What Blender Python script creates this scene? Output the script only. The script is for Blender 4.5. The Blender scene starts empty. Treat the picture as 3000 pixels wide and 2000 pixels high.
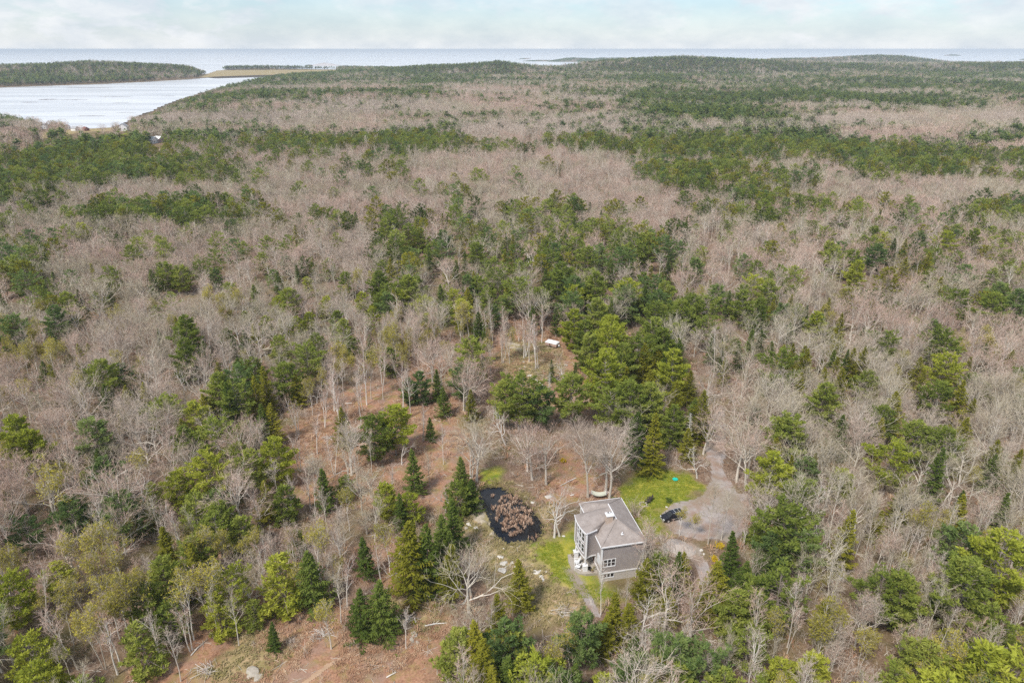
import bpy, math, random
import numpy as np
from mathutils import Vector, Matrix
R = math.radians
import time; _t0 = time.time()
def TICK(n): print('TICK', n, round(time.time() - _t0, 1), flush=True)
sc = bpy.context.scene
col = sc.collection

# ------------------------------------------------------------------ camera, light, exposure
H = 87.0; F = 2000.0; TH = math.atan(856 / 2000)          # camera height, focal length in photo pixels, downward pitch
cam = bpy.data.cameras.new('camera'); camo = bpy.data.objects.new('camera', cam); col.objects.link(camo)
camo.location = (0, 0, H); camo.rotation_euler = (math.pi / 2 - TH, 0, 0)
cam.sensor_width = 36; cam.lens = 24.0; cam.clip_start = 1; cam.clip_end = 200000
sc.camera = camo

SUN_EL, SUN_AZ = 52.0, 215.0                                # azimuth clockwise from +Y (the view direction)
world = bpy.data.worlds.new('World'); sc.world = world; world.use_nodes = True
wn = world.node_tree; wn.nodes.clear()
def N(nt, t, **k):
    n = nt.nodes.new(t)
    for a, b in k.items():
        if a.startswith('i_'): n.inputs[a[2:].replace('_', ' ')].default_value = b
        else: setattr(n, a, b)
    return n
def L(nt, a, b): nt.links.new(a, b)
def M(nt, op, a, b=None, c=None, clamp=False):
    n = nt.nodes.new('ShaderNodeMath'); n.operation = op; n.use_clamp = clamp
    for i, x in enumerate((a, b, c)):
        if x is None: continue
        if isinstance(x, (int, float)): n.inputs[i].default_value = x
        else: nt.links.new(x, n.inputs[i])
    return n.outputs[0]
def MIX(nt, f, a, b, mode='MIX'):
    n = nt.nodes.new('ShaderNodeMix'); n.data_type = 'RGBA'; n.blend_type = mode
    for i, x in ((0, f), (6, a), (7, b)):
        if isinstance(x, (int, float)): n.inputs[i].default_value = x
        elif isinstance(x, (tuple, list)): n.inputs[i].default_value = (*x[:3], 1)
        else: nt.links.new(x, n.inputs[i])
    return n.outputs[2]
def RAMP(nt, f, stops, interp='LINEAR'):
    n = nt.nodes.new('ShaderNodeValToRGB'); cr = n.color_ramp; cr.interpolation = interp
    while len(cr.elements) < len(stops): cr.elements.new(0.5)
    for e, (p, c) in zip(cr.elements, stops):
        e.position = p; e.color = (*c[:3], 1) if isinstance(c, (tuple, list)) else (c, c, c, 1)
    if f is not None: nt.links.new(f, n.inputs[0])
    return n.outputs[0]
def NOISE(nt, vec, scale, detail=4, rough=0.55, dist=0.0):
    n = nt.nodes.new('ShaderNodeTexNoise'); n.inputs['Scale'].default_value = scale
    n.inputs['Detail'].default_value = detail; n.inputs['Roughness'].default_value = rough; n.inputs['Distortion'].default_value = dist
    if vec is not None: nt.links.new(vec, n.inputs['Vector'])
    return n.outputs[0]

sky = N(wn, 'ShaderNodeTexSky', sky_type='NISHITA', sun_disc=False, sun_elevation=R(SUN_EL), sun_rotation=R(SUN_AZ),
        altitude=100, air_density=1.0, dust_density=0.8, ozone_density=1.0)
tc = N(wn, 'ShaderNodeTexCoord'); sx = N(wn, 'ShaderNodeSeparateXYZ'); L(wn, tc.outputs['Generated'], sx.inputs[0])
up = M(wn, 'MAXIMUM', sx.outputs[2], 0.0)
cv = N(wn, 'ShaderNodeCombineXYZ'); L(wn, sx.outputs[0], cv.inputs[0]); L(wn, sx.outputs[1], cv.inputs[1]); L(wn, M(wn, 'MULTIPLY', sx.outputs[2], 2.6), cv.inputs[2])
cl = NOISE(wn, cv.outputs[0], 9.0, 9, 0.58, 0.25); cbig = NOISE(wn, cv.outputs[0], 2.2, 3, 0.5)
cov = M(wn, 'MULTIPLY', RAMP(wn, cl, [(0.38, 0.0), (0.46, 0.6), (0.55, 1.0)]), RAMP(wn, cbig, [(0.30, 0.4), (0.5, 1.0)]))
hz = M(wn, 'POWER', M(wn, 'SUBTRACT', 1.0, up), 16.0)      # thick air and far cloud near the horizon
cov2 = M(wn, 'MAXIMUM', M(wn, 'MULTIPLY', cov, .9), M(wn, 'MULTIPLY', hz, 0.92))
cl2 = NOISE(wn, cv.outputs[0], 14.0, 7, 0.6); cloudc = MIX(wn, RAMP(wn, cl2, [(.35, 0), (.65, 1)]), (3.7, 4.0, 4.4), (4.75, 4.85, 5.0))
skyb = MIX(wn, 1.0, sky.outputs[0], (.54, .67, .79), 'MULTIPLY'); skyc = MIX(wn, cov2, skyb, cloudc)
bg = N(wn, 'ShaderNodeBackground'); bg.inputs['Strength'].default_value = 0.07
L(wn, skyc, bg.inputs[0]); wo = N(wn, 'ShaderNodeOutputWorld'); L(wn, bg.outputs[0], wo.inputs[0])

sl = bpy.data.lights.new('sun', 'SUN'); sl.energy = 1.5; sl.angle = R(10); sl.color = (1.0, 0.95, 0.88)
so = bpy.data.objects.new('sun', sl); col.objects.link(so)
sd = Vector((math.sin(R(SUN_AZ)) * math.cos(R(SUN_EL)), math.cos(R(SUN_AZ)) * math.cos(R(SUN_EL)), math.sin(R(SUN_EL))))
so.rotation_euler = sd.to_track_quat('Z', 'Y').to_euler()
sc.view_settings.view_transform = 'Standard'; sc.view_settings.look = 'None'; sc.view_settings.gamma = 1
sc.view_settings.exposure = 1.5
sc.cycles.use_denoising = False; sc.cycles.max_bounces = 6; sc.cycles.diffuse_bounces = 3; sc.cycles.glossy_bounces = 2; sc.cycles.transmission_bounces = 3
sc.cycles.volume_bounces = 0; sc.cycles.transparent_max_bounces = 4; sc.cycles.caustics_reflective = False; sc.cycles.caustics_refractive = False

# ------------------------------------------------------------------ pixels <-> world
def ray(px, py):
    c = (px - 1500) / F; d = (1000 - py) / F
    return np.array([c, math.cos(TH) + d * math.sin(TH), -math.sin(TH) + d * math.cos(TH)])
def P(px, py, z=0.0):
    D = ray(px, py); t = (z - H) / D[2]; return np.array([0, 0, H]) + t * D
def PROJ(x, y, z):
    zz = np.asarray(z) - H; f = y * math.cos(TH) - zz * math.sin(TH); u = y * math.sin(TH) + zz * math.cos(TH)
    return 1500 + F * x / f, 1000 - F * u / f

# ------------------------------------------------------------------ smooth value noise
_VN = {}
def vnoise(x, y, s, seed=0):
    if seed not in _VN: _VN[seed] = np.random.RandomState(seed).rand(256, 256)
    T = _VN[seed]
    x = np.asarray(x, float) / s + 1000.3; y = np.asarray(y, float) / s + 777.7
    i = np.floor(x).astype(int); j = np.floor(y).astype(int); fx = x - i; fy = y - j
    fx = fx * fx * (3 - 2 * fx); fy = fy * fy * (3 - 2 * fy)
    g = lambda a, b: T[a % 256, b % 256]
    return (g(i, j) * (1 - fx) + g(i + 1, j) * fx) * (1 - fy) + (g(i, j + 1) * (1 - fx) + g(i + 1, j + 1) * fx) * fy
def fbm(x, y, s, seed=0, o=3):
    v = 0; a = 0.5; t = 0
    for k in range(o): v = v + a * vnoise(x, y, s / 2 ** k, seed + k); t += a; a *= 0.5
    return v / t
def sdist(x, y, poly):                                        # signed distance, positive inside
    x = np.asarray(x, float); y = np.asarray(y, float)
    d = np.full(x.shape, 1e18); ins = np.zeros(x.shape, bool); n = len(poly)
    for k in range(n):
        ax, ay = poly[k]; bx, by = poly[(k + 1) % n]; ex, ey = bx - ax, by - ay
        t = np.clip(((x - ax) * ex + (y - ay) * ey) / (ex * ex + ey * ey + 1e-12), 0, 1)
        d = np.minimum(d, (x - ax - t * ex) ** 2 + (y - ay - t * ey) ** 2)
        c = ((ay <= y) & (by > y)) | ((by <= y) & (ay > y))
        with np.errstate(divide='ignore', invalid='ignore'):
            xi = ax + (y - ay) / (by - ay if by != ay else 1e-12) * ex
        ins ^= c & (x < xi)
    return np.where(ins, 1, -1) * np.sqrt(d)
def PP(pts, z=0.0): return [tuple(P(a, b, z)[:2]) for a, b in pts]
def sstep(a, b, x): t = np.clip((x - a) / (b - a), 0, 1); return t * t * (3 - 2 * t)

# ------------------------------------------------------------------ the lie of the land
SEA = -15.0
BAY = PP([(-700, 268), (0, 257), (150, 252), (300, 247), (420, 241), (560, 233), (640, 225), (760, 221), (870, 219), (800, 229),
          (720, 243), (620, 262), (540, 286), (470, 312), (420, 332), (345, 368), (285, 388), (240, 386), (205, 372), (110, 356), (0, 346), (-700, 332)], SEA)
INLET = PP([(1548, 211), (1600, 203), (1640, 205), (1660, 213), (1600, 215)], SEA)
MARSHES = [PP([(590, 226), (640, 207), (980, 205), (985, 221), (870, 224), (760, 226), (640, 230)], SEA),
           PP([(1470, 216), (1500, 203), (1600, 202), (1670, 208), (1670, 217)], SEA),
           PP([(-300, 455), (-300, 405), (60, 397), (200, 378), (330, 372), (345, 388), (200, 398), (90, 415)], -8)]
POND = PP([(1405, 1436), (1430, 1424), (1470, 1424), (1488, 1438), (1519, 1456), (1542, 1473), (1567, 1504), (1590, 1537), (1592, 1555),
           (1567, 1578), (1519, 1584), (1486, 1585), (1455, 1567), (1442, 1545), (1430, 1517), (1419, 1484), (1404, 1458)])
RIDGES = [  # distance, half-depth, silhouette of the tree tops in the photo (x, y)
    (2700, 260, [(-900, 186), (-300, 184), (0, 190), (130, 186), (250, 178), (400, 184), (520, 190), (600, 197), (650, 210), (700, 235)]),
    (3700, 150, [(580, 215), (640, 199), (700, 196), (1000, 198), (1100, 212)]),
    (3000, 230, [(880, 216), (960, 208), (1100, 201), (1250, 191), (1330, 188), (1400, 183), (1460, 178), (1520, 186), (1580, 192), (1640, 194), (1720, 215)]),
    (3250, 300, [(1540, 215), (1620, 191), (1750, 178), (1880, 168), (2000, 164), (2100, 168), (2300, 177), (2450, 184), (2700, 186), (3000, 181), (3400, 178), (3900, 178)]),
    (5200, 320, [(2000, 190), (2080, 170), (2200, 172), (2400, 170), (2500, 164), (2570, 161), (2650, 163), (2750, 173), (2860, 184), (3000, 190)])]
COASTX = np.array([-1500, -500, 300, 600, 660, 760, 1000, 1400, 1600, 2100, 2300, 2700, 2950, 3400, 4500])
COASTR = np.array([3100, 3100, 3250, 3350, 4150, 4150, 4050, 3500, 3800, 4100, 5800, 5800, 5600, 4600, 4600])
HOUSE = np.array([15.54, 95.2]); HA = R(11.8)
HU = np.array([math.cos(HA), math.sin(HA)]); HV = np.array([-math.sin(HA), math.cos(HA)])
def hl(x, y): q0 = x - HOUSE[0]; q1 = y - HOUSE[1]; return q0 * HU[0] + q1 * HU[1], q0 * HV[0] + q1 * HV[1]
def hw(u, v): p = HOUSE + u * HU + v * HV; return float(p[0]), float(p[1])
def gz(x, y):
    x = np.asarray(x, float); y = np.asarray(y, float); r = np.hypot(x, y)
    pxx = 1500 + F * x / np.maximum(y, 1) * 1.085
    z = (fbm(x, y, 38, 5) - 0.5) * 1.6 * sstep(12, 45, np.hypot(x - 22, y - 106)) + (fbm(x, y, 160, 9) - 0.5) * 7 * sstep(190, 420, r)
    z = z + (fbm(x, y, 420, 17) - 0.5) * 10 * sstep(420, 900, r)
    z = z - 9 * sstep(1300, 2300, r)
    th = np.arctan2(x, y); pxr = 1500 + F * np.tan(th) * 1.085
    for hd, hb, prof in RIDGES:
        q = np.array(prof, float); dep = TH - np.arctan((1000 - np.interp(pxr, q[:, 0], q[:, 1])) / F); hdv = hd + (np.clip(pxr, -200, 650) * .5 if hd == 2700 else 0); crest = H - hdv * np.tan(dep) - 14.5
        out_ = (pxr < q[0, 0]) | (pxr > q[-1, 0]); crest = np.where(out_, -30, crest) + (fbm(x, y, 90, 23) - .5) * 4
        z = np.where(r > 1500, np.maximum(z, (crest + 22) * np.exp(-((y - hdv) / hb) ** 2 * .7) - 22), z)
    coast = np.interp(pxx, COASTX, COASTR) + (fbm(x, y, 500, 31) - 0.5) * 160
    k = sstep(-40, 260, coast - y); z = np.where(r > 1800, z * k + (SEA - 5) * (1 - k), z)
    for poly, w in ((BAY, 170), (INLET, 30)):
        m = (r > 600)
        if m.any():
            d = np.full(x.shape, -1e4); d[m] = sdist(x[m], y[m], poly) + (fbm(x[m], y[m], 60, 3) - 0.5) * 14
            k = sstep(-w, 4, d); z = z * (1 - k) + (SEA - 2.0) * k
            z = np.where((d < 0) & (d > -w), np.maximum(z, SEA + 0.25 - d * 0.012), z)
    for i, poly in enumerate(MARSHES):
        m = (r > 500)
        if m.any():
            d = np.full(x.shape, -1e4); d[m] = sdist(x[m], y[m], poly)
            k = sstep(-60, 0, d); z = z * (1 - k) + (SEA + 0.35 if i < 2 else -10.0) * k if i < 2 else z * (1 - k * .8) - 8 * k * .8
    m = r < 260
    if m.any():
        d = np.full(x.shape, -99.0); d[m] = sdist(x[m], y[m], POND)
        z = np.where(d > -2.5, np.minimum(z * sstep(0.0, -2.5, d), 0.0) - 0.95 * sstep(-1.3, 1.2, d), z)
    u, v = hl(x, y)                                            # the ground falls away in front of the house
    k = sstep(3.5, -0.3, v) * sstep(-6, 0.5, u) * sstep(15, 9, u) * sstep(-16, -5, v)
    return z * 1.0 - 0.9 * k
def g1(x, y): return float(gz(np.array([x]), np.array([y]))[0])
def G(px, py):                                                  # pixel -> point on the ground (near part)
    z = 0.0
    for _ in range(4): p = P(px, py, z); z = g1(p[0], p[1])
    p = P(px, py, z); return Vector((p[0], p[1], z))

# ------------------------------------------------------------------ materials
MATS = {}
def mat(name, fn):
    if name in MATS: return MATS[name]
    m = bpy.data.materials.new(name); m.use_nodes = True; nt = m.node_tree; nt.nodes.clear()
    out = nt.nodes.new('ShaderNodeOutputMaterial'); s = fn(nt); nt.links.new(s, out.inputs[0]); MATS[name] = m; return m
def principled(nt, colr, rough=0.8, spec=0.3, metal=0.0, bump=None, bs=0.3, bd=0.02, **kw):
    b = nt.nodes.new('ShaderNodeBsdfPrincipled')
    if isinstance(colr, (tuple, list)): b.inputs['Base Color'].default_value = (*colr[:3], 1)
    else: nt.links.new(colr, b.inputs['Base Color'])
    b.inputs['Roughness'].default_value = rough; b.inputs['Specular IOR Level'].default_value = spec; b.inputs['Metallic'].default_value = metal
    if bump is not None:
        bn = nt.nodes.new('ShaderNodeBump'); bn.inputs['Strength'].default_value = bs; bn.inputs['Distance'].default_value = bd
        nt.links.new(bump, bn.inputs['Height']); nt.links.new(bn.outputs[0], b.inputs['Normal'])
    return b.outputs[0]
def objco(nt): return nt.nodes.new('ShaderNodeTexCoord').outputs['Object']
def worldco(nt): return nt.nodes.new('ShaderNodeNewGeometry').outputs['Position']
def simple(name, c, rough=0.7, var=0.15, scale=6.0, spec=0.3, metal=0.0, bump=0.0):
    def fn(nt):
        n = NOISE(nt, objco(nt), scale, 5, 0.6)
        cc = MIX(nt, n, tuple(x * (1 - var) for x in c), tuple(min(1, x * (1 + var)) for x in c))
        return principled(nt, cc, rough, spec, metal, n if bump else None, bump, 0.03)
    return mat(name, fn)
def foliage(name, c0, c1, c2, trans=0.3):
    """needles or leaves: colour varies from tree to tree and from tuft to tuft"""
    def fn(nt):
        oi = nt.nodes.new('ShaderNodeObjectInfo'); at = nt.nodes.new('ShaderNodeAttribute'); at.attribute_name = 'tint'
        t = M(nt, 'ADD', M(nt, 'MULTIPLY', oi.outputs['Random'], 0.55), M(nt, 'MULTIPLY', at.outputs['Fac'], 0.45))
        c = RAMP(nt, t, [(0.08, c0), (0.5, c1), (0.95, c2)])
        d = nt.nodes.new('ShaderNodeBsdfDiffuse'); tr = nt.nodes.new('ShaderNodeBsdfTranslucent'); mx = nt.nodes.new('ShaderNodeMixShader')
        L(nt, c, d.inputs[0]); L(nt, c, tr.inputs[0]); mx.inputs[0].default_value = trans
        L(nt, d.outputs[0], mx.inputs[1]); L(nt, tr.outputs[0], mx.inputs[2]); return mx.outputs[0]
    return mat(name, fn)
def bark(name, stops, along=True):
    def fn(nt):
        oi = nt.nodes.new('ShaderNodeObjectInfo'); at = nt.nodes.new('ShaderNodeAttribute'); at.attribute_name = 'tint'
        t = M(nt, 'ADD', M(nt, 'MULTIPLY', oi.outputs['Random'], 0.6), M(nt, 'MULTIPLY', at.outputs['Fac'], 0.4))
        c = RAMP(nt, t, stops); d = nt.nodes.new('ShaderNodeBsdfDiffuse'); L(nt, c, d.inputs[0]); return d.outputs[0]
    return mat(name, fn)
pine_mid = foliage('pine_needles', (0.15, 0.195, 0.04), (0.275, 0.325, 0.065), (0.42, 0.44, 0.10), .42)
pine_bright = foliage('pine_needles_bright', (0.27, 0.31, 0.04), (0.40, 0.43, 0.06), (0.52, 0.52, 0.09), .42)
pine_blue = foliage('pine_needles_blue', (0.11, 0.175, 0.06), (0.20, 0.275, 0.085), (0.31, 0.37, 0.12), .42)
spruce_dark = foliage('spruce_needles', (0.05, 0.08, 0.017), (0.092, 0.13, 0.026), (0.165, 0.205, 0.042), 0.22)
spruce_olive = foliage('spruce_needles_olive', (0.135, 0.14, 0.018), (0.225, 0.22, 0.027), (0.32, 0.295, 0.04), 0.28)
spruce_far = foliage('spruce_needles_far', (0.05, 0.085, 0.025), (0.08, 0.12, 0.03), (0.12, 0.165, 0.045), 0.2)
leaf_bud = foliage('opening_buds', (0.30, 0.27, 0.05), (0.42, 0.37, 0.06), (0.52, 0.44, 0.08), 0.35)
forsyth = foliage('yellow_flowers', (0.50, 0.36, 0.015), (0.66, 0.48, 0.02), (0.75, 0.60, 0.05), 0.3)
bark_grey = bark('grey_bark', [(0.0, (0.38, 0.335, 0.275)), (0.45, (0.55, 0.495, 0.42)), (0.8, (0.66, 0.60, 0.52)), (1.0, (0.73, 0.68, 0.60))])
twig_mat = bark('twigs', [(0.0, (0.31, 0.24, 0.195)), (0.4, (0.47, 0.38, 0.31)), (0.8, (0.56, 0.47, 0.39)), (1.0, (0.60, 0.515, 0.43))])
twig_red = bark('reddish_twigs', [(0.0, (0.34, 0.225, 0.18)), (0.4, (0.50, 0.36, 0.29)), (0.8, (0.58, 0.44, 0.36)), (1.0, (0.62, 0.49, 0.40))])
twig_tan = bark('tan_twigs', [(0.0, (0.30, 0.245, 0.165)), (0.4, (0.43, 0.37, 0.265)), (0.8, (0.50, 0.44, 0.33)), (1.0, (0.57, 0.51, 0.39))])
twig_far = twig_mat
bark_birch = bark('birch_bark', [(0.0, (0.58, 0.52, 0.46)), (0.5, (0.70, 0.65, 0.58)), (1.0, (0.78, 0.74, 0.68))])
bark_pine = bark('pine_bark', [(0.0, (0.14, 0.11, 0.09)), (0.5, (0.24, 0.20, 0.17)), (1.0, (0.36, 0.32, 0.28))])
bark_dead = bark('dead_wood', [(0.0, (0.50, 0.46, 0.41)), (0.5, (0.62, 0.58, 0.53)), (1.0, (0.72, 0.69, 0.64))])
bracken = bark('dead_bracken', [(0.0, (0.23, 0.12, 0.075)), (0.35, (0.36, 0.205, 0.125)), (0.7, (0.47, 0.30, 0.19)), (1.0, (0.58, 0.45, 0.31))])
dry_grass = bark('dry_grass', [(0.0, (0.17, 0.16, 0.04)), (0.4, (0.30, 0.25, 0.11)), (0.8, (0.44, 0.35, 0.20)), (1.0, (0.40, 0.28, 0.16))])
reed_mat = bark('reeds', [(0.0, (0.30, 0.18, 0.12)), (0.35, (0.50, 0.33, 0.23)), (0.75, (0.66, 0.48, 0.36)), (1.0, (0.76, 0.59, 0.46))])

# ------------------------------------------------------------------ mesh builder
class MB:
    def __init__(s): s.v = []; s.f = []; s.t = []; s.m = []; s.mats = []
    def mi(s, m):
        if m not in s.mats: s.mats.append(m)
        return s.mats.index(m)
    def add(s, vs, fs, m, tint=0.5):
        b = len(s.v); k = s.mi(m); s.v.extend([tuple(map(float, q)) for q in vs]); s.t.extend([tint] * len(vs))
        for f in fs: s.f.append(tuple(b + i for i in f)); s.m.append(k)
    def tube(s, pts, rad, m, n=5, tint=0.5, cap=False):
        pts = [np.asarray(p, float) for p in pts]; vs = []; fs = []
        for i, p in enumerate(pts):
            d = pts[min(i + 1, len(pts) - 1)] - pts[max(i - 1, 0)]; d = d / (np.linalg.norm(d) + 1e-9)
            a = np.cross(d, [0, 0, 1.0] if abs(d[2]) < 0.9 else [1.0, 0, 0]); a /= np.linalg.norm(a) + 1e-9; b = np.cross(d, a)
            for k in range(n):
                q = 2 * math.pi * k / n; vs.append(p + rad[i] * (math.cos(q) * a + math.sin(q) * b))
        for i in range(len(pts) - 1):
            for k in range(n): fs.append((i * n + k, i * n + (k + 1) % n, (i + 1) * n + (k + 1) % n, (i + 1) * n + k))
        if cap: fs.append(tuple(range(n))[::-1]); fs.append(tuple((len(pts) - 1) * n + k for k in range(n)))
        s.add(vs, fs, m, tint)
    def box(s, c, d, m, rz=0.0, tint=0.5, bevel=0.0):
        cx, cy, cz = c; hx, hy, hz = d[0] / 2, d[1] / 2, d[2] / 2; ca, sa = math.cos(rz), math.sin(rz)
        vs = []
        for z in (-hz, hz):
            for x, y in ((-hx, -hy), (hx, -hy), (hx, hy), (-hx, hy)): vs.append((cx + x * ca - y * sa, cy + x * sa + y * ca, cz + z))
        s.add(vs, [(0, 3, 2, 1), (4, 5, 6, 7), (0, 1, 5, 4), (1, 2, 6, 5), (2, 3, 7, 6), (3, 0, 4, 7)], m, tint)
    def mesh(s, name):
        me = bpy.data.meshes.new(name); me.from_pydata(s.v, [], s.f)
        for m in s.mats: me.materials.append(m)
        if s.f: me.polygons.foreach_set('material_index', s.m)
        at = me.attributes.new('tint', 'FLOAT', 'POINT'); at.data.foreach_set('value', s.t); me.update(); return me
    def obj(s, name, parent=None, smooth=False):
        me = s.mesh(name)
        if smooth: me.polygons.foreach_set('use_smooth', [True] * len(me.polygons))
        o = bpy.data.objects.new(name, me); col.objects.link(o); o.parent = parent; return o
def tag(o, label=None, cat=None, group=None, kind=None):
    if label: o['label'] = label
    if cat: o['category'] = cat
    if group: o['group'] = group
    if kind: o['kind'] = kind
    return o
def empty(name, loc, rz=0.0, label=None, cat=None, group=None):
    o = bpy.data.objects.new(name, None); col.objects.link(o); o.location = loc; o.rotation_euler = (0, 0, rz); o.empty_display_size = 0.3
    return tag(o, label, cat, group)
def nrm(v): v = np.asarray(v, float); return v / (np.linalg.norm(v) + 1e-9)
def rotd(d, ang, az):
    d = nrm(d); a = nrm(np.cross(d, [0, 0, 1.0] if abs(d[2]) < 0.95 else [1.0, 0, 0])); b = np.cross(d, a)
    return nrm(d * math.cos(ang) + (a * math.cos(az) + b * math.sin(az)) * math.sin(ang))
def merge(*bs):
    o = MB()
    for b in bs:
        k = len(o.v); o.v += b.v; o.t += b.t; mp = [o.mi(m) for m in b.mats]
        o.f += [tuple(k + i for i in f) for f in b.f]; o.m += [mp[i] for i in b.m]
    return o

# ------------------------------------------------------------------ trees (each returns trunk builder, crown builder)
def bare_tree(seed, Ht, limbs=7, ang=(38, 60), ratio=0.46, t0=0.28, top=0.72, kids=(6, 6, 5), wig=0.16, trop=0.10, r0=0.0165,
              bm=None, tm=None, tw=0.032, leafm=None, leafn=0, stems=1, lean=0.0, fork=0.0):
    rs = np.random.RandomState(seed); T = MB(); C = MB(); bm = bm or bark_grey; tm = tm or twig_mat
    def path(p, d, Ln, n, wg, tr):
        pts = [p]
        for i in range(n):
            d = nrm(d + rs.normal(0, wg, 3) + np.array([0, 0, tr])); p = p + d * (Ln / n); pts.append(p)
        return pts, d
    def twig(p, d, Ln, w, tint):
        s = nrm(np.cross(d, rs.normal(0, 1, 3))); e = p + d * Ln
        C.add([p - s * w / 2, p + s * w / 2, e], [(0, 1, 2)], tm, tint)
        if leafm is not None:
            for _ in range(leafn):
                q = p + d * Ln * rs.uniform(0.3, 1.1) + rs.normal(0, 0.16, 3); a = rs.normal(0, 1, 3) * 0.15; b = rs.normal(0, 1, 3) * 0.15
                C.add([q, q + a, q + b], [(0, 1, 2)], leafm, rs.rand())
    def grow(p, d, Ln, r, lv):
        if lv == 3:
            pts, dd = path(p, d, Ln, 2, wig, trop * 0.6); s = nrm(np.cross(d, rs.normal(0, 1, 3))); w = max(tw * 1.2, r * 1.6); tn = rs.rand()
            C.add([pts[0] - s * w / 2, pts[0] + s * w / 2, pts[1] - s * w * .4, pts[1] + s * w * .4, pts[2]], [(0, 1, 3, 2), (2, 3, 4)], tm, tn)
            for k in range(kids[2]):
                t = rs.uniform(0.15, 1.0); q = pts[0] + (pts[1] - pts[0]) * t * 2 if t < .5 else pts[1] + (pts[2] - pts[1]) * (t - .5) * 2
                twig(q, rotd(dd, R(rs.uniform(20, 55)), rs.uniform(0, 6.28)), Ln * rs.uniform(0.45, 0.8), tw, min(1, max(0, tn + rs.normal(0, .2))))
            return
        n = {1: 5, 2: 3}[lv]; pts, _ = path(p, d, Ln, n, wig * (1.2 if lv == 1 else 1.1), trop)
        rads = [r * (1 - 0.72 * i / n) for i in range(n + 1)]
        (T if lv == 1 else C).tube(pts, rads, bm if (lv == 1 or rs.rand() < .7) else tm, 4 if lv == 1 else 3, rs.rand())
        for k in range(kids[lv - 1]):
            t = rs.uniform(0.22, 1.0) if k else 1.0; x = t * n; i = min(int(x), n - 1); q = pts[i] + (pts[i + 1] - pts[i]) * (x - i)
            dd = nrm(pts[i + 1] - pts[i]); a = R(rs.uniform(22, 52)) if k else R(8)
            grow(q, rotd(dd, a, rs.uniform(0, 6.28)), Ln * (0.62 - 0.22 * t) * rs.uniform(.75, 1.2) * (1.25 if lv == 2 else 1), max(0.024 if lv == 1 else .012, rads[i] * 0.6), lv + 1)
    for st in range(stems):
        a0 = 6.28 * st / max(stems, 1) + rs.uniform(0, 1); sp = (0.10 if stems > 1 else 0.0); h = Ht * (1 if st == 0 else rs.uniform(.8, 1))
        d = nrm([math.cos(a0) * sp + lean, math.sin(a0) * sp, 1]); base = np.array([math.cos(a0) * .18 * (stems > 1), math.sin(a0) * .18 * (stems > 1), -0.3])
        n = 8; pts, _ = path(base, d, h * top, n, wig * 0.33, 0.05); rr = Ht * r0 * (0.8 if stems > 1 else 1); rads = [rr * (1.25 if i == 0 else 1 - 0.75 * i / n) for i in range(n + 1)]
        T.tube(pts, rads, bm, 6, rs.rand())
        for k in range(limbs):
            t = t0 / top + (1 - t0 / top) * (k + rs.uniform(0, .9)) / limbs if k < limbs - 1 else 1.0; t = min(t, 1.0)
            x = t * n; i = min(int(x), n - 1); q = pts[i] + (pts[i + 1] - pts[i]) * (x - i)
            a = R(rs.uniform(*ang)) * (1 - 0.55 * t) if k < limbs - 1 else R(6)
            grow(q, rotd(nrm(pts[i + 1] - pts[i]), a, k * 2.4 + rs.uniform(-.5, .5)), h * ratio * (1.15 - 0.55 * t) * rs.uniform(.8, 1.15), rads[i] * rs.uniform(.55, .8), 1)
    return T, C

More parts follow.
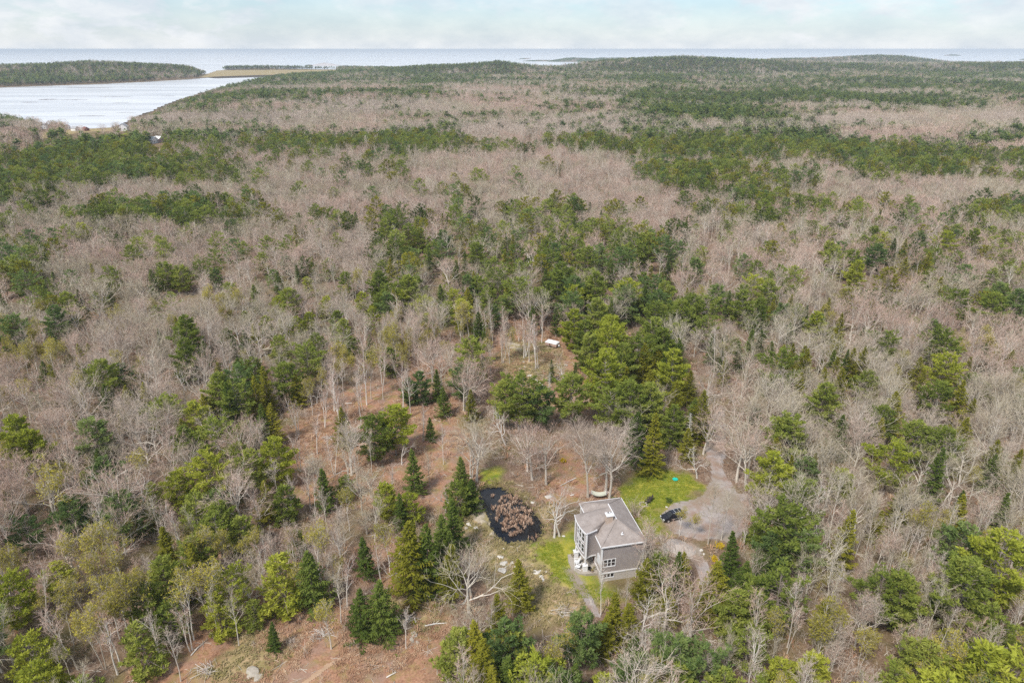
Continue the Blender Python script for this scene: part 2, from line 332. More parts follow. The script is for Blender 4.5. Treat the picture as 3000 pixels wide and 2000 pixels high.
def tuft(C, rs, p, d, s, m, n=6, flat=0.5, tint=None):
    tn = rs.rand() if tint is None else tint
    for k in range(n):
        q = nrm(d + rs.normal(0, 0.75, 3) * np.array([1, 1, flat])); e = p + q * s * rs.uniform(.7, 1.25)
        w = nrm(np.cross(q, rs.normal(0, 1, 3))) * s * 0.17
        b = p + rs.normal(0, .12, 3) * s
        C.add([b - w * .6, (b + e) / 2 + w, e, (b + e) / 2 - w], [(0, 1, 2), (0, 2, 3)], m, min(1, max(0, tn + rs.normal(0, .12))))
def pine_tree(seed, Ht, Rm, t0=0.3, m=None, step=0.85, per=5, tufts=16, ts=0.55, nt=6, thin=1.0, top=0.42):
    rs = np.random.RandomState(seed); T = MB(); C = MB(); m = m or pine_mid; n = 8; pts = [np.array([0, 0, -0.3])]; d = np.array([0, 0, 1.0])
    for i in range(n): d = nrm(d + rs.normal(0, .035, 3) + [0, 0, .08]); pts.append(pts[-1] + d * (Ht + .3) / n)
    T.tube(pts, [Ht * .0155 * (1 - .85 * i / n) for i in range(n + 1)], bark_pine, 6, rs.rand())
    z = Ht * t0; wh = 0
    while z < Ht * 0.985:
        h = z / Ht; q = (h - t0) / (1 - t0)
        prof = (min(1, 0.55 + q / top * 0.45) if q < top else ((1 - q) / (1 - top)) ** 0.75)
        k = max(3, int(round(per * (0.6 + 0.5 * (1 - q))))); off = rs.uniform(0, 6.28)
        x = min(z / (Ht + .3) * n, n - 1e-6); i = int(x); c = pts[i] + (pts[i + 1] - pts[i]) * (x - i)
        for b in range(k):
            if rs.rand() > thin: continue
            az = off + 6.28 * b / k + rs.normal(0, .22); Ln = Rm * prof * rs.uniform(.62, 1.15) + 0.25; el = R(-8 + 50 * q ** 1.5 + rs.normal(0, 6))
            dr = np.array([math.cos(az), math.sin(az), 0]); sd = np.array([-math.sin(az), math.cos(az), 0])
            bp = []
            for s in range(5):
                f = s / 4; bp.append(c + dr * Ln * f * math.cos(el) + np.array([0, 0, Ln * (f * math.sin(el) + 0.16 * f * f)]))
            T.tube(bp[:4], [0.06 * (Ln / 3) ** .5 * (1 - .7 * s / 4) for s in range(4)], bark_pine, 3, rs.rand())
            nn = max(4, int(tufts * (Ln / Rm) ** 1.2)); bt = rs.rand()
            for s in range(nn):
                f = rs.uniform(.28, 1.0) ** 0.8 if s else 1.0; x2 = f * 4; j = min(int(x2), 3); pp = bp[j] + (bp[j + 1] - bp[j]) * (x2 - j)
                lat = rs.uniform(-1, 1) * Ln * 0.36 * (1.15 - f) ** .6 if s else 0
                pp = pp + sd * lat + np.array([0, 0, rs.uniform(-.08, .18)])
                tuft(C, rs, pp, nrm(dr * .8 + sd * np.sign(lat) * .5 + np.array([0, 0, .55])), ts * rs.uniform(.8, 1.2), m, nt, .55, min(1, max(0, bt + rs.normal(0, .25))))
        z += step * rs.uniform(.8, 1.2) * (1.0 if q < .7 else .7); wh += 1
    tuft(C, rs, pts[-1], np.array([0, 0, 1.0]), ts, m, nt)
    return T, C
def spruce_tree(seed, Ht, Rm, t0=0.06, m=None, nb=110, sp=7, power=0.85, droop=0.25, ws=1.0, dead=False):
    rs = np.random.RandomState(seed); T = MB(); C = MB(); m = m or spruce_dark
    T.tube([(0, 0, -.3), (rs.normal(0, .06), rs.normal(0, .06), Ht * .5), (0, 0, Ht)], [Ht * .016, Ht * .010, .02], bark_dead if dead else bark_pine, 6, rs.rand())
    for k in range(nb):
        q = (k + rs.rand()) / nb; h = t0 + (1 - t0) * q ** 0.82; z = h * Ht; az = k * 2.399 + rs.normal(0, .35)
        Ln = (Rm * max(0.03, (1 - h) / (1 - t0)) ** power + .12) * rs.uniform(.7, 1.18)
        dr = np.array([math.cos(az), math.sin(az), 0]); sd = np.array([-math.sin(az), math.cos(az), 0]); bt = rs.rand()
        el = R(-14 + 42 * h + rs.normal(0, 6)); bp = []
        for s in range(4):
            f = s / 3; bp.append(np.array([0, 0, z]) + dr * Ln * f * math.cos(el) + np.array([0, 0, Ln * (f * math.sin(el) - droop * f * (1 - f) * 1.2 + .06 * f * f)]))
        if dead:
            T.tube(bp, [.05, .04, .03, .012], bark_dead, 3, rs.rand())
            for s in range(5):
                f = rs.uniform(.3, 1); pp = bp[0] + (bp[3] - bp[0]) * f; e = pp + (dr * .4 + sd * rs.uniform(-1, 1) + np.array([0, 0, -.25])) * .6; w = np.array([0, 0, .02])
                C.add([pp - w, pp + w, e], [(0, 1, 2)], bark_dead, rs.rand())
            continue
        nn = max(3, int(sp * (.35 + Ln / Rm)))
        for s in range(nn):
            f = (s + .8) / nn; x = f * 3; j = min(int(x - 1e-6), 2); pp = bp[j] + (bp[j + 1] - bp[j]) * (x - j)
            for sg in (-1, 1):
                ln = (0.34 * Ln * (1.12 - f) ** .7 + .18) * rs.uniform(.7, 1.25) * ws
                e = pp + sd * sg * ln * .8 + dr * ln * .65 + np.array([0, 0, rs.uniform(-.30, .06) * ln]); w = dr * .16 * ws + np.array([0, 0, rs.uniform(-.12, .12)])
                mid = (pp + e) / 2
                C.add([pp, mid + w, e, mid - w + np.array([0, 0, -.08])], [(0, 1, 2), (0, 2, 3)], m, min(1, max(0, bt + rs.normal(0, .2))))
        e = bp[3]; C.add([e - dr * .35 + sd * .13, e + dr * .22, e - dr * .35 - sd * .13], [(0, 1, 2)], m, min(1, bt + .2))
    return T, C
def far_conifer(seed, Ht, Rm, m, pinelike):
    rs = np.random.RandomState(seed); C = MB(); C.tube([(0, 0, 0), (0, 0, Ht * .8)], [.2, .1], bark_pine, 3)
    nl = 9
    for k in range(60 if pinelike else 70):
        h = (0.3 if pinelike else .05) + (1 - (0.3 if pinelike else .05)) * rs.rand() ** .9; q = (h - .3) / .7 if pinelike else h
        Ln = Rm * ((min(1, .6 + q) if q < .4 else ((1 - q) / .6) ** .7) if pinelike else (1 - h) ** .85) * rs.uniform(.6, 1.15) + .2
        az = rs.uniform(0, 6.28); dr = np.array([math.cos(az), math.sin(az), 0]); sd = np.array([-math.sin(az), math.cos(az), 0]); z = h * Ht
        a = np.array([0, 0, z]) + dr * Ln * .15; e = np.array([0, 0, z + Ln * rs.uniform(-.1, .35)]) + dr * Ln; w = sd * Ln * .38
        C.add([a, (a + e) / 2 + w, e, (a + e) / 2 - w + np.array([0, 0, -.15])], [(0, 1, 2), (0, 2, 3)], m, rs.rand())
    return MB(), C
def far_bare(seed, Ht, Rm):
    rs = np.random.RandomState(seed); C = MB(); C.tube([(0, 0, 0), (rs.normal(0, .2), 0, Ht * .55)], [.2, .12], bark_grey, 3, rs.rand())
    for k in range(9):
        az = rs.uniform(0, 6.28); e = np.array([math.cos(az) * Rm * .6, math.sin(az) * Rm * .6, Ht * rs.uniform(.6, .9)]); C.tube([(0, 0, Ht * rs.uniform(.25, .5)), e], [.11, .03], bark_grey, 3, rs.rand())
    for k in range(170):
        az = rs.uniform(0, 6.28); r = rs.rand() ** .5; zz = rs.uniform(.42, .98); rr = Rm * r * math.sqrt(max(0.05, 1 - ((zz - .62) / .4) ** 2))
        p = np.array([math.cos(az) * rr, math.sin(az) * rr, Ht * zz]); d = nrm([math.cos(az) * .7, math.sin(az) * .7, 1.0] + rs.normal(0, .4, 3)); ln = rs.uniform(.9, 1.9)
        s = nrm(np.cross(d, rs.normal(0, 1, 3))) * .075
        C.add([p - s, p + s, p + d * ln], [(0, 1, 2)], twig_far, rs.rand())
    return MB(), C
def brush(seed, Ht, n, m, spread=0.9, w=0.03, leafm=None):
    rs = np.random.RandomState(seed); C = MB()
    for k in range(n):
        p = np.array([*rs.normal(0, .35 * spread, 2), -.1]); d = nrm([*rs.normal(0, .35 * spread, 2), 1]); ln = Ht * rs.uniform(.5, 1.0); s = nrm(np.cross(d, rs.normal(0, 1, 3))) * w; e = p + d * ln; tn = rs.rand()
        C.add([p - s, p + s, e], [(0, 1, 2)], m, tn)
        for j in range(5):
            q = p + d * ln * rs.uniform(.3, .95); dd = rotd(d, R(rs.uniform(20, 60)), rs.uniform(0, 6.28)); s2 = nrm(np.cross(dd, rs.normal(0, 1, 3))) * w * .6
            C.add([q - s2, q + s2, q + dd * ln * rs.uniform(.2, .45)], [(0, 1, 2)], m, tn)
            if leafm is not None:
                for _ in range(4):
                    c = q + dd * ln * rs.uniform(.05, .4); C.add([c, c + rs.normal(0, .12, 3), c + rs.normal(0, .12, 3)], [(0, 1, 2)], leafm, rs.rand())
    return C
def clump(seed, r, h, n, m, w=0.05, curl=0.5):
    rs = np.random.RandomState(seed); C = MB()
    for k in range(n):
        a = rs.uniform(0, 6.28); p = np.array([math.cos(a), math.sin(a), 0]) * r * rs.rand(); o = np.array([math.cos(a), math.sin(a), 0]); s = np.array([-math.sin(a), math.cos(a), 0]) * w * rs.uniform(.5, 1.4); tn = rs.rand()
        hh = h * rs.uniform(.5, 1.1); m1 = p + o * r * .3 + np.array([0, 0, hh]); e = m1 + o * r * rs.uniform(.2, .7) + np.array([0, 0, hh * rs.uniform(-curl, .3)])
        C.add([p - s, p + s, m1 + s, m1 - s, e], [(0, 1, 2, 3), (3, 2, 4)], m, tn)
    return C

PROTO = {}      # kind -> list of (height, trunk mesh, crown mesh, joined proto object)
def proto(kind, gens, Ht):
    out = []
    for i, (T, C) in enumerate(gens):
        j = merge(T, C); po = bpy.data.objects.new(kind + '_source', j.mesh(kind)) if False else None
        out.append((Ht, T.mesh(kind + '_trunk') if T.f else None, C.mesh(kind + '_crown'), j.mesh(kind)))
    PROTO[kind] = out
def tone(gens, a, b):
    out = []
    for T, C in gens:
        D = MB(); D.v, D.f, D.t, D.m = C.v, C.f, C.t, C.m; D.mats = [b if m == a else m for m in C.mats]; out.append((T, D))
    return out
def tones(gens): return gens + tone(gens, twig_mat, twig_red) + tone(gens, twig_mat, twig_tan)
def build_protos():
    bk = dict(kids=(7, 5, 3), tw=.03, r0=.0185, trop=.06)
    proto('bare', tones([bare_tree(11, 13, 9, (52, 80), .54, .2, .5, **bk), bare_tree(12, 13, 9, (48, 74), .5, .26, .55, **bk), bare_tree(13, 13, 8, (55, 85), .58, .2, .48, wig=.22, **bk),
                   bare_tree(14, 13, 10, (30, 52), .46, .26, .62, **bk), bare_tree(15, 13, 8, (40, 62), .48, .2, .6, stems=2, kids=(5, 5, 3), tw=.03, r0=.021), bare_tree(16, 13, 10, (36, 62), .45, .32, .6, **bk)]), 13)
    proto('grand', [bare_tree(21, 20, 11, (40, 66), .42, .28, .62, kids=(8, 7, 5), tw=.028, r0=.0135), bare_tree(22, 20, 11, (48, 76), .46, .24, .6, kids=(8, 7, 5), wig=.2, tw=.028, r0=.0135)], 20)
    proto('gnarled', [bare_tree(31, 11, 6, (50, 85), .55, .2, .6, kids=(5, 4, 2), wig=.34, trop=.04, bm=bark_dead, r0=.02), bare_tree(32, 11, 7, (45, 80), .52, .25, .6, kids=(5, 4, 3), wig=.3, trop=.06, bm=bark_dead, r0=.02)], 11)
    proto('pole', [bare_tree(41 + i, 13, 10, (22, 40), .27, .40, .86, kids=(5, 4, 4), wig=.13, r0=.0085, tw=.028, bm=(bark_birch if i == 1 else bark_grey), tm=(twig_tan if i == 2 else twig_red if i == 3 else twig_mat), lean=.05) for i in range(4)], 13)
    proto('birch', [bare_tree(51, 13, 9, (26, 44), .24, .35, .92, kids=(6, 4, 4), wig=.12, r0=.0125, bm=bark_birch, tm=twig_red), bare_tree(52, 13, 7, (22, 38), .22, .38, .9, kids=(5, 4, 4), wig=.1, r0=.0115, bm=bark_birch, stems=3, tm=twig_red),
                    bare_tree(53, 13, 8, (22, 40), .24, .36, .9, kids=(5, 4, 4), wig=.12, r0=.012, bm=bark_birch, stems=2, tm=twig_red)], 13)
    proto('bud', [bare_tree(61 + i, 13, 9, (22, 42), .30, .42, .8, kids=(6, 5, 4), wig=.13, r0=.010, bm=bark_birch if i == 2 else bark_grey, tm=twig_tan, leafm=leaf_bud, leafn=1, stems=1 + (i == 1)) for i in range(3)], 13)
    pk = dict(tufts=30, ts=.68)
    pg = [pine_tree(71, 14, 5.3, .20, **pk), pine_tree(72, 14, 4.8, .28, step=.95, thin=.9, **pk), pine_tree(73, 14, 5.9, .36, step=1.0, thin=.85, top=.5, **pk), pine_tree(74, 14, 4.6, .12, **pk)]
    yg = [pine_tree(81, 8, 3.1, .06, step=.62, tufts=18, ts=.55, top=.25), pine_tree(82, 8, 3.4, .1, step=.62, tufts=18, ts=.56, top=.3)]
    proto('pine', pg, 14); proto('pine_bright', tone(pg, pine_mid, pine_bright), 14); proto('pine_blue', tone(pg, pine_mid, pine_blue), 14)
    proto('young', tone(yg, pine_mid, pine_bright), 8); proto('young_mid', yg, 8)
    sg = [spruce_tree(91, 11, 3.3), spruce_tree(92, 11, 2.7, .1), spruce_tree(93, 11, 3.7, .04, nb=125), spruce_tree(94, 11, 2.3, .05, nb=100)]
    proto('spruce', sg, 11); proto('olive', tone(sg, spruce_dark, spruce_olive), 11)
    proto('deadspruce', [spruce_tree(95, 11, 1.8, .15, nb=70, dead=True)], 11)
    # lighter versions for the middle distance and beyond
    proto('bare_mid', tones([bare_tree(111 + i, 12, 8, (52, 82), .56, .2, .46, kids=(6, 4, 4), tw=.05, r0=.022, trop=.06) for i in range(4)]), 12)
    proto('pole_mid', [bare_tree(121 + i, 13, 8, (24, 42), .30, .4, .8, kids=(5, 4, 3), tw=.05, r0=.010, tm=(twig_red, twig_tan, twig_mat)[i]) for i in range(3)], 13)
    proto('pine_mid', [pine_tree(131, 14, 5.2, .2, step=1.0, tufts=12, ts=.9, nt=4), pine_tree(132, 14, 4.6, .26, step=1.1, tufts=12, ts=.9, nt=4, thin=.9), pine_tree(133, 14, 5.6, .28, m=pine_blue, step=1.1, tufts=12, ts=.9, nt=4, thin=.85), pine_tree(134, 14, 5.0, .24, m=spruce_olive, step=1.1, tufts=12, ts=.9, nt=4, thin=.9), pine_tree(135, 14, 5.2, .24, m=spruce_dark, step=1.1, tufts=12, ts=.9, nt=4, thin=.9)], 14)
    proto('spruce_mid', [spruce_tree(141, 11, 2.6, nb=60, sp=5, ws=1.5), spruce_tree(142, 11, 2.2, nb=60, sp=5, ws=1.5, m=spruce_olive)], 11)
    proto('bare_far', tones([far_bare(151 + i, 11, 5.0) for i in range(3)]), 11)
    proto('pine_far', [far_conifer(161, 13, 4.8, pine_mid, True), far_conifer(162, 13, 4.4, pine_blue, True), far_conifer(163, 13, 5.0, spruce_far, True), far_conifer(164, 13, 4.6, pine_blue, True)], 13)
    proto('spruce_far', [far_conifer(171, 11, 3.2, spruce_far, False), far_conifer(172, 11, 2.8, spruce_far, False), far_conifer(173, 11, 2.8, spruce_olive, False)], 11)
build_protos(); TICK('protos')

# scatter of uncountable things: points carry instances of a source mesh
def scatter(name, meshes, pts, rots, scls, idx, label, cat):
    if len(pts) == 0: return None
    me = bpy.data.meshes.new(name); me.from_pydata([tuple(p) for p in pts], [], [])
    a = me.attributes.new('turn', 'FLOAT_VECTOR', 'POINT'); rv = np.zeros((len(pts), 3), np.float32); rv[:, 2] = rots
    rs = np.random.RandomState(len(pts)); rv[:, :2] = rs.normal(0, .04, (len(pts), 2)); a.data.foreach_set('vector', rv.ravel())
    a = me.attributes.new('size', 'FLOAT', 'POINT'); a.data.foreach_set('value', np.asarray(scls, np.float32))
    a = me.attributes.new('pick', 'INT', 'POINT'); a.data.foreach_set('value', np.asarray(idx, np.int32))
    o = bpy.data.objects.new(name, me); col.objects.link(o)
    ng = bpy.data.node_groups.new(name, 'GeometryNodeTree')
    ng.interface.new_socket('Geometry', in_out='INPUT', socket_type='NodeSocketGeometry'); ng.interface.new_socket('Geometry', in_out='OUTPUT', socket_type='NodeSocketGeometry')
    gi = ng.nodes.new('NodeGroupInput'); go = ng.nodes.new('NodeGroupOutput'); ip = ng.nodes.new('GeometryNodeInstanceOnPoints'); jn = ng.nodes.new('GeometryNodeJoinGeometry')
    for k, m in enumerate(meshes):
        po = bpy.data.objects.new(m.name, m); oi = ng.nodes.new('GeometryNodeObjectInfo'); oi.inputs['Object'].default_value = po; oi.inputs['As Instance'].default_value = True
        ng.links.new(oi.outputs['Geometry'], jn.inputs[0])
    ng.links.new(gi.outputs[0], ip.inputs['Points']); ng.links.new(jn.outputs[0], ip.inputs['Instance']); ip.inputs['Pick Instance'].default_value = True
    for nm, ty, sk in (('turn', 'FLOAT_VECTOR', 'Rotation'), ('size', 'FLOAT', 'Scale'), ('pick', 'INT', 'Instance Index')):
        na = ng.nodes.new('GeometryNodeInputNamedAttribute'); na.data_type = ty; na.inputs['Name'].default_value = nm; ng.links.new(na.outputs[0], ip.inputs[sk])
    ng.links.new(ip.outputs[0], go.inputs[0]); md = o.modifiers.new('scatter', 'NODES'); md.node_group = ng
    return tag(o, label, cat, kind='stuff')

# ------------------------------------------------------------------ ground
LAWN = [PP([(1560, 1600), (1600, 1560), (1650, 1545), (1700, 1530), (1720, 1640), (1700, 1700), (1790, 1730), (1700, 1745), (1640, 1690), (1600, 1650)]),
        PP([(1840, 1400), (1900, 1370), (2000, 1385), (2060, 1410), (2060, 1460), (1970, 1478), (1945, 1530), (1960, 1560), (1890, 1570), (1850, 1500), (1815, 1440)]),
        PP([(1405, 1370), (1480, 1372), (1500, 1425), (1420, 1425)])]
TAN = [PP([(1450, 1590), (1560, 1580), (1640, 1600), (1660, 1690), (1760, 1760), (1720, 1830), (1560, 1830), (1440, 1720), (1430, 1630)]),
       PP([(1360, 1480), (1440, 1490), (1450, 1580), (1380, 1590), (1340, 1540)]), PP([(1440, 1060), (1520, 1000), (1640, 1010), (1650, 1120), (1520, 1150)]),
       PP([(560, 1990), (720, 1850), (820, 1920), (700, 2010)]), PP([(1100, 1760), (1250, 1740), (1280, 1830), (1150, 1890)]), PP([(1560, 1500), (1620, 1480), (1640, 1580), (1590, 1600)])]
BRACK = [PP([(380, 2080), (430, 1900), (560, 1830), (700, 1800), (760, 1700), (960, 1730), (1000, 1790), (1250, 1770), (1310, 1850), (1240, 2080)]),
         PP([(830, 1440), (860, 1250), (960, 1160), (1130, 1110), (1370, 1160), (1340, 1300), (1410, 1400), (1340, 1500), (1220, 1500), (1000, 1480)]),
         PP([(1380, 1120), (1390, 980), (1500, 920), (1680, 950), (1760, 1080), (1720, 1230), (1550, 1180), (1460, 1200)]),
         PP([(1570, 1480), (1640, 1320), (1800, 1370), (1830, 1450), (1660, 1480), (1600, 1560)]), PP([(1190, 1130), (1200, 1000), (1320, 980), (1340, 1120)]), PP([(1040, 1690), (1100, 1560), (1180, 1600), (1200, 1760)])]
DRIVE = PP([(2098, 1195), (2122, 1192), (2124, 1240), (2112, 1330), (2128, 1400), (2160, 1440), (2195, 1448), (2205, 1475), (2180, 1500), (2175, 1545), (2130, 1575), (2050, 1578), (1980, 1560),
            (1948, 1530), (1940, 1505), (1980, 1480), (2040, 1462), (2075, 1440), (2085, 1390), (2075, 1310), (2080, 1240)])
TRACK = PP([(2020, 1590), (2040, 1598), (2075, 1660), (2098, 1720), (2085, 1750), (2048, 1680), (2025, 1630)])
FOOT = PP([(1659, 1670), (1668, 1668), (1700, 1700), (1730, 1745), (1760, 1800), (1745, 1805), (1715, 1755), (1690, 1712)])
def maxd(x, y, polys): return np.max([sdist(x, y, p) for p in polys], axis=0)
def build_ground():
    na = 470; az = np.linspace(R(-60), R(60), na); rr = [30.0]
    while rr[-1] < 6400: rr.append(rr[-1] * 1.0066)
    rr = np.array(rr); A, B = np.meshgrid(az, rr); x = (np.sin(A) * B).ravel(); y = (np.cos(A) * B).ravel(); z = gz(x, y); nr = len(rr)
    i = np.arange(nr - 1)[:, None] * na + np.arange(na - 1)[None, :]; q = np.stack([i, i + 1, i + na + 1, i + na], -1).reshape(-1, 4)
    me = bpy.data.meshes.new('ground'); me.vertices.add(len(x)); me.vertices.foreach_set('co', np.stack([x, y, z], 1).astype(np.float32).ravel())
    me.loops.add(q.size); me.loops.foreach_set('vertex_index', q.ravel()[::1].astype(np.int32)); me.polygons.add(len(q))
    me.polygons.foreach_set('loop_start', np.arange(0, q.size, 4, dtype=np.int32)); me.polygons.foreach_set('loop_total', np.full(len(q), 4, np.int32))
    zone = np.zeros((len(x), 4), np.float32); near = np.hypot(x, y) < 420; nx, ny = x[near], y[near]
    j = (fbm(nx, ny, 5, 41) - .5) * 7 + (fbm(nx, ny, 1.3, 43) - .5) * 2.2
    zone[near, 0] = sstep(-2.2, 2.2, maxd(nx, ny, LAWN) + j * 1.2)
    zone[near, 1] = sstep(-3, 3, maxd(nx, ny, BRACK) + j)
    zone[near, 2] = sstep(-2, 2, maxd(nx, ny, TAN) + j)
    zone[near, 3] = sstep(-.8, .8, maxd(nx, ny, [DRIVE, TRACK, FOOT]) + j * .35)
    far = np.hypot(x, y) > 500; zone[far, 2] = sstep(-25, 5, maxd(x[far], y[far], MARSHES))
    a = me.attributes.new('zone', 'FLOAT_COLOR', 'POINT'); a.data.foreach_set('color', zone.ravel())
    wet = np.zeros(len(x), np.float32); wet[near] = sstep(-1.5, .1, sdist(nx, ny, POND) + j * .2); wet[far] = sstep(-20, -2, sdist(x[far], y[far], BAY)) * (z[far] < SEA + 1.2)
    a = me.attributes.new('wet', 'FLOAT', 'POINT'); a.data.foreach_set('value', wet)
    me.update(); me.polygons.foreach_set('use_smooth', [True] * len(q)); me.validate()
    def fn(nt):
        co = worldco(nt); at = nt.nodes.new('ShaderNodeAttribute'); at.attribute_name = 'zone'; w = nt.nodes.new('ShaderNodeAttribute'); w.attribute_name = 'wet'
        s = nt.nodes.new('ShaderNodeSeparateColor'); L(nt, at.outputs['Color'], s.inputs[0])
        n1 = NOISE(nt, co, .35, 6, .65); n2 = NOISE(nt, co, 2.6, 5, .7); n3 = NOISE(nt, co, .09, 4, .6)
        lit = MIX(nt, RAMP(nt, n2, [(.35, 0), (.65, 1)]), (.12, .075, .05), (.30, .205, .145)); lit = MIX(nt, RAMP(nt, n3, [(.45, 0), (.62, .7)]), lit, (.16, .14, .05))
        br = MIX(nt, RAMP(nt, n2, [(.32, 0), (.68, 1)]), (.23, .115, .07), (.48, .275, .175)); br = MIX(nt, RAMP(nt, n1, [(.46, 0), (.62, .85)]), br, (.27, .21, .08)); n5 = NOISE(nt, co, .17, 5, .65); br = MIX(nt, RAMP(nt, n5, [(.48, 0), (.6, .7)]), br, (.30, .20, .155))
        ta = MIX(nt, RAMP(nt, n1, [(.35, 0), (.6, 1)]), (.17, .17, .045), (.43, .31, .18)); ta = MIX(nt, RAMP(nt, n2, [(.5, 0), (.7, .6)]), ta, (.30, .22, .10))
        la = MIX(nt, RAMP(nt, n1, [(.36, 0), (.62, 1)]), (.13, .20, .02), (.36, .33, .05)); la = MIX(nt, RAMP(nt, n2, [(.5, 0), (.72, .55)]), la, (.26, .21, .08))
        gr = MIX(nt, n2, (.24, .19, .16), (.40, .34, .30))
        c = MIX(nt, s.outputs[1], lit, br); c = MIX(nt, s.outputs[2], c, ta); c = MIX(nt, s.outputs[0], c, la); c = MIX(nt, at.outputs['Alpha'], c, gr)
        c = MIX(nt, w.outputs['Fac'], c, (.06, .045, .03))
        return principled(nt, c, .95, .1, 0, n2, .6, .12)
    me.materials.append(mat('ground_cover', fn)); o = bpy.data.objects.new('ground', me); col.objects.link(o); o['kind'] = 'structure'
    return o
build_ground(); TICK('ground')

def sheet(name, poly, step, lift, m, noise=.35, amp=1.0):
    p = np.array(poly); x0, y0 = p.min(0) - 1; x1, y1 = p.max(0) + 1
    xs = np.arange(x0, x1, step); ys = np.arange(y0, y1, step); X, Y = np.meshgrid(xs, ys); d = sdist(X, Y, poly) + ((fbm(X, Y, 5, 41) - .5) * 7 + (fbm(X, Y, 1.3, 43) - .5) * 2.2) * noise * amp
    ins = d > 0; Z = gz(X.ravel(), Y.ravel()).reshape(X.shape) + lift; mb = MB(); ids = -np.ones(X.shape, int); vs = []; fs = []
    for a in range(X.shape[0] - 1):
        for b in range(X.shape[1] - 1):
            if ins[a, b] or ins[a + 1, b] or ins[a, b + 1] or ins[a + 1, b + 1]:
                f = []
                for (k, l) in ((a, b), (a, b + 1), (a + 1, b + 1), (a + 1, b)):
                    if ids[k, l] < 0: ids[k, l] = len(vs); vs.append((X[k, l], Y[k, l], Z[k, l]))
                    f.append(int(ids[k, l]))
                fs.append(tuple(f))
    mb.add(vs, fs, m); o = mb.obj(name, None, True); o['kind'] = 'structure'; return o
def gravel(nt):
    co = worldco(nt); n = NOISE(nt, co, 1.1, 6, .7); n2 = NOISE(nt, co, .25, 4, .6)
    c = MIX(nt, RAMP(nt, n, [(.3, 0), (.7, 1)]), (.29, .25, .23), (.43, .38, .355)); c = MIX(nt, RAMP(nt, n2, [(.46, 0), (.62, .8)]), c, (.30, .20, .15))
    n4 = NOISE(nt, co, .12, 3, .5); c = MIX(nt, RAMP(nt, n4, [(.45, 0), (.6, .55)]), c, (.25, .20, .13))
    return principled(nt, c, .95, .1, 0, n, .7, .08)
gravel_m = mat('gravel', gravel)
sheet('driveway', DRIVE, .5, .03, gravel_m); sheet('track', TRACK, .4, .03, gravel_m); sheet('path', FOOT, .25, .03, gravel_m, .12)

trail_m = simple('worn_trail', (.42, .28, .18), .95, .25, 1.5)
def ribbon(name, pix, w, lift=.05):
    pts = [G(a, b) for a, b in pix]; L_ = []; R_ = []
    for i, p in enumerate(pts):
        d = (pts[min(i + 1, len(pts) - 1)] - pts[max(i - 1, 0)]); d.z = 0; d.normalize(); s_ = Vector((-d.y, d.x, 0)) * w / 2; L_.append((p.x + s_.x, p.y + s_.y)); R_.append((p.x - s_.x, p.y - s_.y))
    return sheet(name, L_ + R_[::-1], .25, lift, trail_m, .06)
ribbon('trail', [(880, 2010), (960, 1950), (1040, 1910), (1110, 1880), (1180, 1855)], .45); ribbon('trail', [(1620, 1026), (1617, 1036), (1606, 1040), (1615, 1052), (1617, 1064), (1611, 1076), (1607, 1090)], .45)

# water: bay and sea out to the horizon, pond, inlet are all real sheets
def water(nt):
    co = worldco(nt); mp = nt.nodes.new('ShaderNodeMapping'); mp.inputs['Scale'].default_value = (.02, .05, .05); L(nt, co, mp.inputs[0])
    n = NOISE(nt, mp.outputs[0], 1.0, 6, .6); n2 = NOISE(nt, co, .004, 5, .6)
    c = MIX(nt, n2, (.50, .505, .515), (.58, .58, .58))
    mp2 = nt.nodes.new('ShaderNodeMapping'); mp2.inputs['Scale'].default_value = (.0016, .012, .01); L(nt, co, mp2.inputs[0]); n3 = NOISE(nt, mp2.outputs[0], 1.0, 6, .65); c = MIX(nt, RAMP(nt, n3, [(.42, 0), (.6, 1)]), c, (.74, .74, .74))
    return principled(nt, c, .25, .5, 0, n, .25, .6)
water_m = mat('sea_water', water)
def build_sea():
    vs = []; fs = []; na = 96; rad = [700, 1500, 3000, 6000, 12000, 25000, 48000]
    for r in rad:
        for k in range(na + 1): a = R(-70) + R(140) * k / na; vs.append((r * math.sin(a), r * math.cos(a), SEA))
    for i in range(len(rad) - 1):
        for k in range(na): b = i * (na + 1) + k; fs.append((b, b + 1, b + na + 2, b + na + 1))
    mb = MB(); mb.add(vs, fs, water_m); o = mb.obj('sea'); o['kind'] = 'structure'
build_sea()
def pondw(nt):
    n = NOISE(nt, worldco(nt), 2.5, 3, .5); return principled(nt, (.008, .008, .009), .04, .5, 0, n, .03, .02)
pm = MB(); c0 = np.mean(np.array(POND), 0); ring = [((np.array(p) - c0) * 1.05 + c0) for p in POND]
pm.add([(p[0], p[1], -.38) for p in ring], [tuple(range(len(ring)))[::-1]], mat('pond_water', pondw)); o = pm.obj('pond_water'); o['kind'] = 'structure'
if o.data.polygons[0].normal.z < 0: o.data.flip_normals()

